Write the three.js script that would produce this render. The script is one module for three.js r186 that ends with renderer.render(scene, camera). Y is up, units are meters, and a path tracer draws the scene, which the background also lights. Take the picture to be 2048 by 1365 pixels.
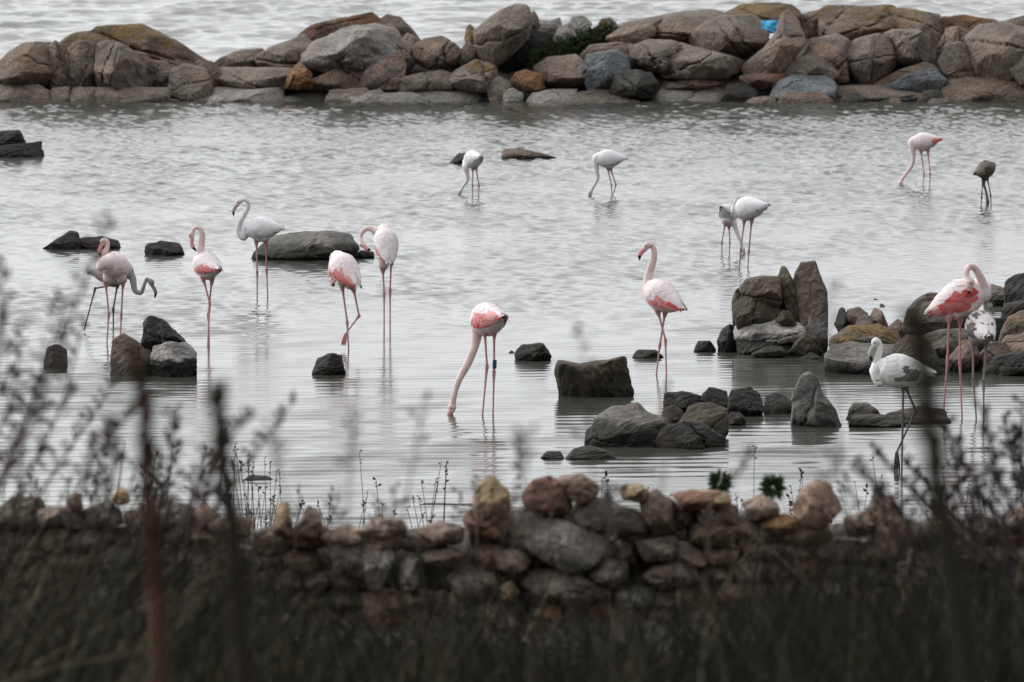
import * as THREE from 'three';
import { mergeGeometries } from 'three/addons/utils/BufferGeometryUtils.js';
import { ImprovedNoise } from 'three/addons/math/ImprovedNoise.js';

/* ------------------------------------------------------------------ camera */
const W = 2048, HGT = 1365, F = 12000, CAMY = 4.8, PITCH = Math.atan(912.5 / F);
const scene = new THREE.Scene();
const camera = new THREE.PerspectiveCamera(2 * Math.atan(HGT / 2 / F) * 180 / Math.PI, W / HGT, 0.5, 9000);
camera.position.set(0, CAMY, 0);
camera.rotation.x = -PITCH;
camera.focus = 57;
camera.userData.fStop = 7.2;

/* --------------------------------------------------------------------- sky */
const SUN = new THREE.Vector3(-0.7, 0.53, -0.47).normalize();
const noise = new ImprovedNoise();
const N3 = (x, y, z) => noise.noise(x, y, z);
function fbm(x, y, z, o = 4) { let s = 0, a = 0.5; for (let i = 0; i < o; i++) { s += a * N3(x, y, z); x = x * 2.03 + 7.1; y = y * 2.03 + 3.7; z = z * 2.03 + 5.3; a *= 0.5; } return s; }
{
  const w = 512, h = 256, data = new Float32Array(w * h * 4);
  for (let j = 0; j < h; j++) for (let i = 0; i < w; i++) {
    const u = (i + 0.5) / w, v = (j + 0.5) / h, el = (v - 0.5) * Math.PI, az = (u - 0.5) * 2 * Math.PI;
    const dx = Math.cos(el) * Math.cos(az), dy = Math.sin(el), dz = Math.cos(el) * Math.sin(az);
    const c = dx * SUN.x + dy * SUN.y + dz * SUN.z;
    const k = Math.pow((1 + c) / 2, 1.3);
    const cl = 1 + 0.28 * fbm(dx * 3 + 2, dy * 7, dz * 3, 4);
    const L = (0.3 + 1.62 * k + 0.9 * Math.exp((c - 1) * 10)) * cl;
    const q = (j * w + i) * 4;
    data[q] = L * 0.975; data[q + 1] = L * 0.992; data[q + 2] = L * 1.01; data[q + 3] = 1;
  }
  const t = new THREE.DataTexture(data, w, h, THREE.RGBAFormat, THREE.FloatType);
  t.mapping = THREE.EquirectangularReflectionMapping; t.magFilter = t.minFilter = THREE.LinearFilter; t.needsUpdate = true;
  scene.background = t; scene.environment = t;
}
/* --------------------------------------------------------------------- sun */
const sun = new THREE.DirectionalLight(new THREE.Color(1, 0.93, 0.84), 1.5);
sun.position.set(SUN.x * 200, SUN.y * 200, -80 + SUN.z * 200);
sun.target.position.set(0, 0, -80); scene.add(sun.target);
sun.castShadow = true; sun.shadow.radius = 20; sun.shadow.mapSize.set(4096, 4096);
Object.assign(sun.shadow.camera, { left: -80, right: 80, top: 80, bottom: -80, near: 1, far: 500 });
scene.add(sun);

const renderer = new THREE.WebGLRenderer({ antialias: true });
renderer.setSize(1024, 682);
renderer.toneMapping = THREE.LinearToneMapping;
renderer.toneMappingExposure = 0.84;
renderer.shadowMap.enabled = true;

/* ----------------------------------------------------------------- helpers */
let seed = 12345;
const rnd = () => { seed = (seed * 1664525 + 1013904223) >>> 0; return seed / 4294967296; };
const rr = (a, b) => a + (b - a) * rnd();
const lerp = (a, b, t) => a + (b - a) * t, clamp = (x, a = 0, b = 1) => Math.min(b, Math.max(a, x));
const sm = (a, b, x) => { const t = clamp((x - a) / (b - a)); return t * t * (3 - 2 * t); };
const V = (x, y, z) => new THREE.Vector3(x, y, z);
const CP = Math.cos(PITCH), SP = Math.sin(PITCH);
// the world point seen at photograph pixel (px, py) at distance D along -z
function P(px, py, D) {
  const v = -(py - HGT / 2) / F, t = D / (v * SP + CP);
  return V((px - W / 2) / F * t, CAMY + (v * CP - SP) * t, -D);
}
// distance at which that pixel row meets the water
function waterD(py) { const v = -(py - HGT / 2) / F; return -CAMY / (v * CP - SP) * (v * SP + CP); }
const names = new Map();
function numbered(n) { const k = names.get(n) || 0; names.set(n, k + 1); return k ? n + '_' + String(k).padStart(3, '0') : n; }
function tag(o, label, category, group, kind) {
  if (label) o.userData.label = label; if (category) o.userData.category = category;
  if (group) o.userData.group = group; if (kind) o.userData.kind = kind; return o;
}
function mesh(name, geo, mat, parent = scene) { const m = new THREE.Mesh(geo, mat); m.name = parent === scene ? numbered(name) : name; parent.add(m); return m; }
function group(name, pos) { const g = new THREE.Group(); g.name = numbered(name); g.position.copy(pos); scene.add(g); return g; }
function geo(pos, idx, col, uv) {
  const g = new THREE.BufferGeometry();
  g.setAttribute('position', new THREE.Float32BufferAttribute(pos, 3));
  if (col) g.setAttribute('color', new THREE.Float32BufferAttribute(col, 3));
  if (uv) g.setAttribute('uv', new THREE.Float32BufferAttribute(uv, 2));
  g.setIndex(idx); g.computeVertexNormals(); return g;
}
// tube along a Catmull-Rom curve with a radius per control point
function tube(pts, rad, sides = 7, n = 14, colf) {
  const c = new THREE.CatmullRomCurve3(pts, false, 'centripetal'), pos = [], idx = [], col = [];
  let nrm = null, pt = null;
  for (let i = 0; i <= n; i++) {
    const u = i / n, p = c.getPoint(u), t = c.getTangent(u), f = u * (rad.length - 1), k = Math.min(rad.length - 2, Math.floor(f));
    const r = lerp(rad[k], rad[k + 1], f - k);
    if (!nrm) nrm = V(0.31, 0.2, 0.9).cross(t).normalize(); else nrm.addScaledVector(t, -nrm.dot(t)).normalize();
    const b = t.clone().cross(nrm);
    for (let j = 0; j < sides; j++) {
      const a = j / sides * 2 * Math.PI, q = p.clone().addScaledVector(nrm, r * Math.cos(a)).addScaledVector(b, r * Math.sin(a));
      pos.push(q.x, q.y, q.z); if (colf) { const cc = colf(u); col.push(cc[0], cc[1], cc[2]); }
    }
  }
  for (let i = 0; i < n; i++) for (let j = 0; j < sides; j++) { const a = i * sides + j, b = i * sides + (j + 1) % sides; idx.push(a, a + sides, b, b, a + sides, b + sides); }
  return geo(pos, idx, colf ? col : null);
}
function tex(n, f, srgb) {
  const d = new Uint8Array(n * n * 4);
  for (let j = 0; j < n; j++) for (let i = 0; i < n; i++) { const c = f(i / n, j / n), q = (j * n + i) * 4; d[q] = c[0]; d[q + 1] = c[1]; d[q + 2] = c[2]; d[q + 3] = 255; }
  const t = new THREE.DataTexture(d, n, n, THREE.RGBAFormat); t.wrapS = t.wrapT = THREE.RepeatWrapping;
  t.magFilter = THREE.LinearFilter; t.minFilter = THREE.LinearMipmapLinearFilter; t.generateMipmaps = true;
  if (srgb) t.colorSpace = THREE.SRGBColorSpace; t.needsUpdate = true; return t;
}
// tileable noise: blend of shifted copies
function tn(u, v, f, o = 4, s = 0) {
  let S = 0, a = 0.5;
  for (let k = 0; k < o; k++) {
    const x = u * 2 * Math.PI, y = v * 2 * Math.PI, R = f / (2 * Math.PI);
    S += a * N3(R * Math.cos(x) * 1.3 + s + k * 9, R * Math.sin(x) * 1.3 + R * Math.cos(y) * 1.1 + 4, R * Math.sin(y) * 1.3 + 2); f *= 2; a *= 0.5;
  } return S;
}

/* ------------------------------------------------------------------- water */
const waterMat = new THREE.MeshPhysicalMaterial({ color: new THREE.Color().setRGB(0.055, 0.058, 0.05), roughness: 0.12, ior: 1.333 });
{
  const waves = [], chop = [], swell = [];
  for (let i = 0; i < 12; i++) { const l = 1.4 * Math.pow(1.6, rnd()), a = rr(-1.1, 1.1), k = 2 * Math.PI / l; swell.push([k * Math.sin(a), k * Math.cos(a), rr(0, 6.28), 1 / k]); }
  for (let i = 0; i < 9; i++) { const l = rr(0.19, 0.44), a = rr(-0.22, 0.22), k = 2 * Math.PI / l; waves.push([k * Math.sin(a), k * Math.cos(a), rr(0, 6.28), 1 / k]); }
  for (let i = 0; i < 16; i++) { const l = 0.17 * Math.pow(2.5, rnd()), a = rr(-1.3, 1.3), k = 2 * Math.PI / l; chop.push([k * Math.sin(a), k * Math.cos(a), rr(0, 6.28), 1 / k]); }
  const us = [], ds = [];
  for (const u of [-60, -15, -5, -2.4]) us.push(u);
  for (let i = 0; i <= 330; i++) us.push(-1.2 + 2.4 * i / 330);
  for (const u of [2.4, 5, 15, 60]) us.push(u);
  for (const d of [30, 36, 39]) ds.push(d);
  for (let d = 40; d < 150; d += d < 58 ? 0.045 : d < 74 ? 0.055 : d < 100 ? 0.08 : 0.13) ds.push(d);
  for (let d = 150; d < 300; d += 0.7) ds.push(d);
  for (const d of [305, 330, 380, 500, 800, 1500, 3000, 7000]) ds.push(d);
  const nx = us.length, nd = ds.length, pos = new Float32Array(nx * nd * 3), uv = new Float32Array(nx * nd * 2), idx = new Uint32Array((nx - 1) * (nd - 1) * 6);
  let q = 0;
  for (let j = 0; j < nd; j++) {
    const D = ds[j], hw = Math.max(D, 42) * 1024 / F;
    for (let i = 0; i < nx; i++) {
      const x = us[i] * hw, z = -D; let y = 0;
      if (Math.abs(us[i]) < 1.19 && D > 40 && D < 299) {
        const g = fbm(x * 0.16, z * 0.06, 3.3, 3), g2 = fbm(x * 0.5 + 9, z * 0.22, 8.3, 2);
        const far = sm(52, 74, D + 26 * g), A = lerp(0.027, 0.007, far) * (0.55 + 1.4 * sm(-0.22, 0.25, g2 + g * 0.6)), B = lerp(0.0035, lerp(0.029, 0.06, sm(75, 118, D)), far) * (0.7 + 0.95 * sm(-0.25, 0.3, g2 + g));
        let s1 = 0, s2 = 0;
        if (D < 110) for (const w of waves) s1 += w[3] * Math.sin(w[0] * x + w[1] * z + w[2] + 2.2 * g2);
        for (const w of chop) { s2 += w[3] * Math.sin(w[0] * x + w[1] * z + w[2] + 3 * g2); }
        y = A * s1 + B * s2 * 0.8;
        if (D > 138) { let s3 = 0; for (const w of swell) s3 += w[3] * Math.sin(w[0] * x + w[1] * z + w[2] + 3 * g2); y = lerp(y, 0.068 * s3, sm(138, 150, D)); }
        y *= sm(40, 41.5, D) * (1 - sm(285, 299, D));
      }
      pos[q * 3] = x; pos[q * 3 + 1] = y; pos[q * 3 + 2] = z; uv[q * 2] = x; uv[q * 2 + 1] = z; q++;
    }
  }
  q = 0;
  for (let j = 0; j < nd - 1; j++) for (let i = 0; i < nx - 1; i++) { const a = j * nx + i, b = a + 1, c = a + nx, d = c + 1; idx[q++] = a; idx[q++] = b; idx[q++] = c; idx[q++] = b; idx[q++] = d; idx[q++] = c; }
  const g = new THREE.BufferGeometry();
  g.setAttribute('position', new THREE.BufferAttribute(pos, 3)); g.setAttribute('uv', new THREE.BufferAttribute(uv, 2)); g.setIndex(new THREE.BufferAttribute(idx, 1)); g.computeVertexNormals();
  const m = mesh('water', g, waterMat); tag(m, 'calm grey lagoon water with fine ripples reaching to the sea', null, null, 'structure');
}

/* ------------------------------------------------------------------ ground */
function gy(D) {
  if (D < -3) return 3.2 + (-3 - D) * 0.62;
  if (D < 23) return 3.2 - 0.0625 * D;
  if (D < 26.4) return 1.762 - 0.02 * (D - 23);
  if (D < 43.5) return lerp(1.6, 0.02, (D - 26.4) / 17.1);
  return 0.02 - (D - 43.5) * 0.12;
}
const grainMap = tex(256, (u, v) => { const n = tn(u, v, 14, 4, 1), s = tn(u, v, 60, 2, 30), k = clamp(0.9 + n * 0.4 + s * 0.34, 0.45, 1.05) * 235; return [k, k, k]; }, true);
const grainBump = tex(256, (u, v) => { const n = tn(u, v, 10, 5, 11), k = clamp(0.5 + n * 0.9) * 255; return [k, k, k]; });
{
  const pos = [], idx = [], col = [], xs = [], ds = [];
  for (let x = -60; x <= 60; x += Math.abs(x) < 8 ? 0.25 : 4) xs.push(x);
  for (let d = -60; d < 0; d += 5) ds.push(d);
  for (let d = 0; d <= 50; d += 0.35) ds.push(d);
  for (const d of ds) for (const x of xs) {
    const n = fbm(x * 0.7, d * 0.7, 1.2, 4), n2 = fbm(x * 3, d * 3, 4.2, 3);
    pos.push(x, gy(d) + n * 0.12 * (1 - sm(40, 44, d)) + n2 * 0.05, -d);
    const k = 0.8 + n2 * 0.7; col.push(0.052 * k, 0.045 * k, 0.031 * k);
  }
  const nx = xs.length;
  for (let j = 0; j < ds.length - 1; j++) for (let i = 0; i < nx - 1; i++) { const a = j * nx + i; idx.push(a, a + 1, a + nx, a + 1, a + nx + 1, a + nx); }
  tag(mesh('ground', geo(pos, idx, col), new THREE.MeshStandardMaterial({ vertexColors: true, roughness: 1 })), 'dark earth bank sloping down behind the stone wall to the shore', null, null, 'structure');
}

/* ------------------------------------------------------------------- rocks */
const rockMat = new THREE.MeshStandardMaterial({ vertexColors: true, roughness: 0.92, map: grainMap, bumpMap: grainBump, bumpScale: 0.03 });
const wetMat = new THREE.MeshPhysicalMaterial({ vertexColors: true, roughness: 0.75, specularIntensity: 0.45, map: grainMap, bumpMap: grainBump, bumpScale: 0.03 });
const ridgeMat = rockMat.clone(); ridgeMat.bumpScale = 0.06;
const PAL = { // [main, second, patch]
  grey: [[0.27, 0.226, 0.188], [0.195, 0.16, 0.134], [0.33, 0.24, 0.18]],
  pale: [[0.37, 0.345, 0.318], [0.27, 0.252, 0.235], [0.36, 0.31, 0.27]],
  brown: [[0.255, 0.185, 0.138], [0.18, 0.143, 0.117], [0.27, 0.17, 0.11]],
  pink: [[0.34, 0.245, 0.195], [0.25, 0.2, 0.175], [0.36, 0.22, 0.15]],
  rust: [[0.33, 0.165, 0.075], [0.2, 0.12, 0.075], [0.38, 0.22, 0.1]],
  red: [[0.24, 0.12, 0.085], [0.17, 0.1, 0.08], [0.3, 0.16, 0.1]],
  blue: [[0.2, 0.215, 0.235], [0.15, 0.155, 0.165], [0.27, 0.275, 0.29]],
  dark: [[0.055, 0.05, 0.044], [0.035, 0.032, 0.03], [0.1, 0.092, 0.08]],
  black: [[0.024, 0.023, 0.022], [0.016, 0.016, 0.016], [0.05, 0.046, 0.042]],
  olive: [[0.165, 0.138, 0.092], [0.11, 0.094, 0.066], [0.22, 0.175, 0.115]],
  tan: [[0.36, 0.26, 0.15], [0.26, 0.19, 0.13], [0.42, 0.3, 0.16]],
  crust: [[0.56, 0.53, 0.51], [0.38, 0.36, 0.34], [0.2, 0.185, 0.165]],
};
const mix3 = (a, b, t) => [lerp(a[0], b[0], t), lerp(a[1], b[1], t), lerp(a[2], b[2], t)];
function inside(pts, x, y) { let c = false; for (let i = 0, j = pts.length - 1; i < pts.length; j = i++) { const [xi, yi] = pts[i], [xj, yj] = pts[j]; if ((yi > y) !== (yj > y) && x < (xj - xi) * (y - yi) / (yj - yi) + xi) c = !c; } return c; }
const pairs = (a) => { const o = []; for (let i = 0; i < a.length; i += 2) o.push([a[i], a[i + 1]]); return o; };
// a boulder: a rounded, facetted, noisy solid of true thickness
// o: D distance, T half depth (m), n bulge exponent, tilt (top leans back), rough, wet (stands in water), lichen, tide
function rockGeo(flat, cls, o = {}) {
  let pts = pairs(flat), ys = pts.map(p => p[1]), y0 = Math.min(...ys), y1 = Math.max(...ys);
  const xs = pts.map(p => p[0]), wpx = Math.max(...xs) - Math.min(...xs), hpx = y1 - y0;
  if (o.wet) pts = pts.map(([x, y]) => y > y1 - hpx * 0.2 ? [x, y + Math.max(6, hpx * 0.25)] : [x, y]);
  let A = 0, cx = 0, cy = 0;
  for (let i = 0; i < pts.length; i++) { const p = pts[i], q = pts[(i + 1) % pts.length], k = p[0] * q[1] - q[0] * p[1]; A += k; cx += (p[0] + q[0]) * k; cy += (p[1] + q[1]) * k; }
  cx /= 3 * A; cy /= 3 * A;
  if (o.c) [cx, cy] = o.c;
  const big = wpx * hpx > 2600, NT = o.nt || (big ? 112 : 64), NP = o.np || (big ? 34 : 22), rad = [];
  for (let i = 0; i < NT; i++) {
    const a = i / NT * 2 * Math.PI, dx = Math.cos(a), dy = Math.sin(a); let best = 0;
    for (let k = 0; k < pts.length; k++) {
      const p = pts[k], q = pts[(k + 1) % pts.length], ex = q[0] - p[0], ey = q[1] - p[1], den = dx * ey - dy * ex;
      if (Math.abs(den) < 1e-9) continue;
      const t = ((p[0] - cx) * ey - (p[1] - cy) * ex) / den, u = ((p[0] - cx) * dy - (p[1] - cy) * dx) / den;
      if (u >= -1e-6 && u <= 1.000001 && t > best) best = t;
    } rad.push(best || 1);
  }
  const rs = rad.map((r, i) => (o.sharp ? r : (rad[(i + NT - 1) % NT] + 2 * r + rad[(i + 1) % NT]) / 4) * (o.grow || 1.05));
  const size0 = Math.sqrt(wpx * hpx) / (F / o.D) / 2, T = o.T || Math.min(size0 * 0.95, 1.6);
  const D = o.D + (o.wet ? 0.6 * T : 0), C = P(cx, cy, D), n = o.n || rr(2.6, 3.6), tilt = o.tilt ?? 0.3, sd = rnd() * 100;
  const planes = [];
  for (let k = 0; k < (o.facets ?? 6); k++) { const a = rr(0, 6.283), e = rr(0.55, 1.25); planes.push([V(Math.cos(a) * Math.cos(e), Math.sin(a) * Math.cos(e), Math.sin(e)), rr(0.7, 0.95)]); }
  const cracks = []; for (let k = 0; k < (o.cracks ?? 3); k++) { const a = rr(0, 3.14); cracks.push([V(Math.cos(a), Math.sin(a), rr(-0.5, 0.5)).normalize(), rr(-0.6, 0.6), rr(0.035, 0.07), rr(0.08, 0.2), rr(0, 9)]); }
  const pos = [], idx = [], col = [], uv = [], rough = o.rough ?? 0.1, pal = PAL[cls].map(c => c.map(x => x * (o.val || 1))), sx = wpx / 2 / (F / D), sy = hpx / 2 / (F / D);
  for (let j = 0; j <= NP; j++) {
    const ph = (j / NP - 0.5) * Math.PI, rho = Math.pow(Math.max(0, Math.cos(ph)), 2 / n), zt = Math.sign(ph) * Math.pow(Math.abs(Math.sin(ph)), 2 / n);
    for (let i = 0; i < NT; i++) {
      const a = i / NT * 2 * Math.PI, p = P(cx + rs[i] * rho * Math.cos(a), cy + rs[i] * rho * Math.sin(a), D).sub(C);
      p.z = T * zt;
      for (const [m, d] of planes) { const t = p.x / sx * m.x + p.y / sy * m.y + p.z / T * m.z; if (t > d) { const e = (t - d) * 0.85; p.x -= m.x * e * sx; p.y -= m.y * e * sy; p.z -= m.z * e * T; } }
      for (const [m, d, w, dep, ph2] of cracks) { const t = p.x / sx * m.x + p.y / sy * m.y + p.z / T * m.z - d + 0.12 * N3(p.x / sx * 2 + ph2, p.y / sy * 2, p.z / T * 2); const e = Math.max(0, 1 - Math.abs(t) / w) * dep * T + (t > 0 ? dep * 0.3 * T : 0); p.z -= Math.sign(p.z) * Math.min(e, Math.abs(p.z) * 0.5); }
      p.z -= tilt * p.y;
      const f = 1.1 / size0, d0 = fbm(p.x * f + sd, p.y * f, p.z * f, 5), rg = 1 - Math.abs(N3(p.x * f * 1.7 + sd, p.y * f * 1.7 + 5, p.z * f * 1.7)) * 2;
      const d1 = Math.abs(N3(p.x * f * 3.1 + 7, p.y * f * 3.1 + sd, p.z * f * 3.1)); const k = 1 + rough * (d0 * 1.9 - Math.max(0, rg - 0.72) * 0.9 - d1 * 0.3 + 0.09);
      p.x *= lerp(k, 1, 0.35); p.y *= lerp(k, 1, 0.35); p.z *= k;
      const X = p.x + C.x, Y = p.y + C.y, Z = p.z + C.z;
      pos.push(p.x, p.y, p.z); uv.push((X + Z * 0.3) / 1.1 + sd, (Y - Z) / 1.1);
      const m1 = fbm(X * 1.6 * (o.cs || 1) + sd, Y * 1.6 * (o.cs || 1), Z * 1.6, 4), m2 = fbm(X * 0.9 + 30, Y * 1.4 + sd, Z * 0.9, 4), m3 = fbm(X * 6 + 3, Y * 6, Z * 6 + sd, 3);
      let c = mix3(pal[0], pal[1], sm(-0.12, 0.2, m1)); c = mix3(c, pal[2], 0.7 * sm(0.06, 0.26, m2));
      if (o.lichen) { const top = (cy - (cy + rs[i] * rho * Math.sin(a))) / hpx; const l = sm(0.02, 0.1, m3 * 0.9 + m1 * 0.5 + (top - o.lichen) * 0.9); c = mix3(c, m2 > 0 ? [0.2, 0.115, 0.03] : [0.12, 0.075, 0.03], l * 0.85); }
      if (o.tide) { // crust and weed bands with a ragged outline
        const h = Y + m3 * 0.1; const wb = sm(o.tide[0], o.tide[0] + 0.03, h) * (1 - sm(o.tide[1], o.tide[1] + 0.03, h));
        c = mix3(c, [0.36, 0.34, 0.33], wb * (0.55 + 0.9 * clamp(m1 + 0.4)));
        c = mix3(c, [0.03, 0.029, 0.024], 1 - sm(o.tide[0] - 0.03, o.tide[0], h));
      }
      if (o.weed) c = mix3(c, [0.028, 0.027, 0.021], (1 - sm(o.weed - 0.03, o.weed + 0.04, Y + m3 * 0.12)) * 0.92);
      const v = 1 + m3 * 0.5; col.push(c[0] * v, c[1] * v, c[2] * v);
    }
  }
  for (let j = 0; j < NP; j++) for (let i = 0; i < NT; i++) { const a = j * NT + i, b = j * NT + (i + 1) % NT; idx.push(a, a + NT, b, b, a + NT, b + NT); }
  for (let k = 0; k < idx.length; k += 3) { const t = idx[k + 1]; idx[k + 1] = idx[k + 2]; idx[k + 2] = t; }
  return { g: geo(pos, idx, col, uv), C };
}
function rock(name, label, flat, cls, o, grp) {
  const { g, C } = rockGeo(flat, cls, o), m = mesh(name, g, o.mat || rockMat);
  m.position.copy(C); return tag(m, label, name === 'ledge' ? 'rock ledge' : 'rock', grp);
}

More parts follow.
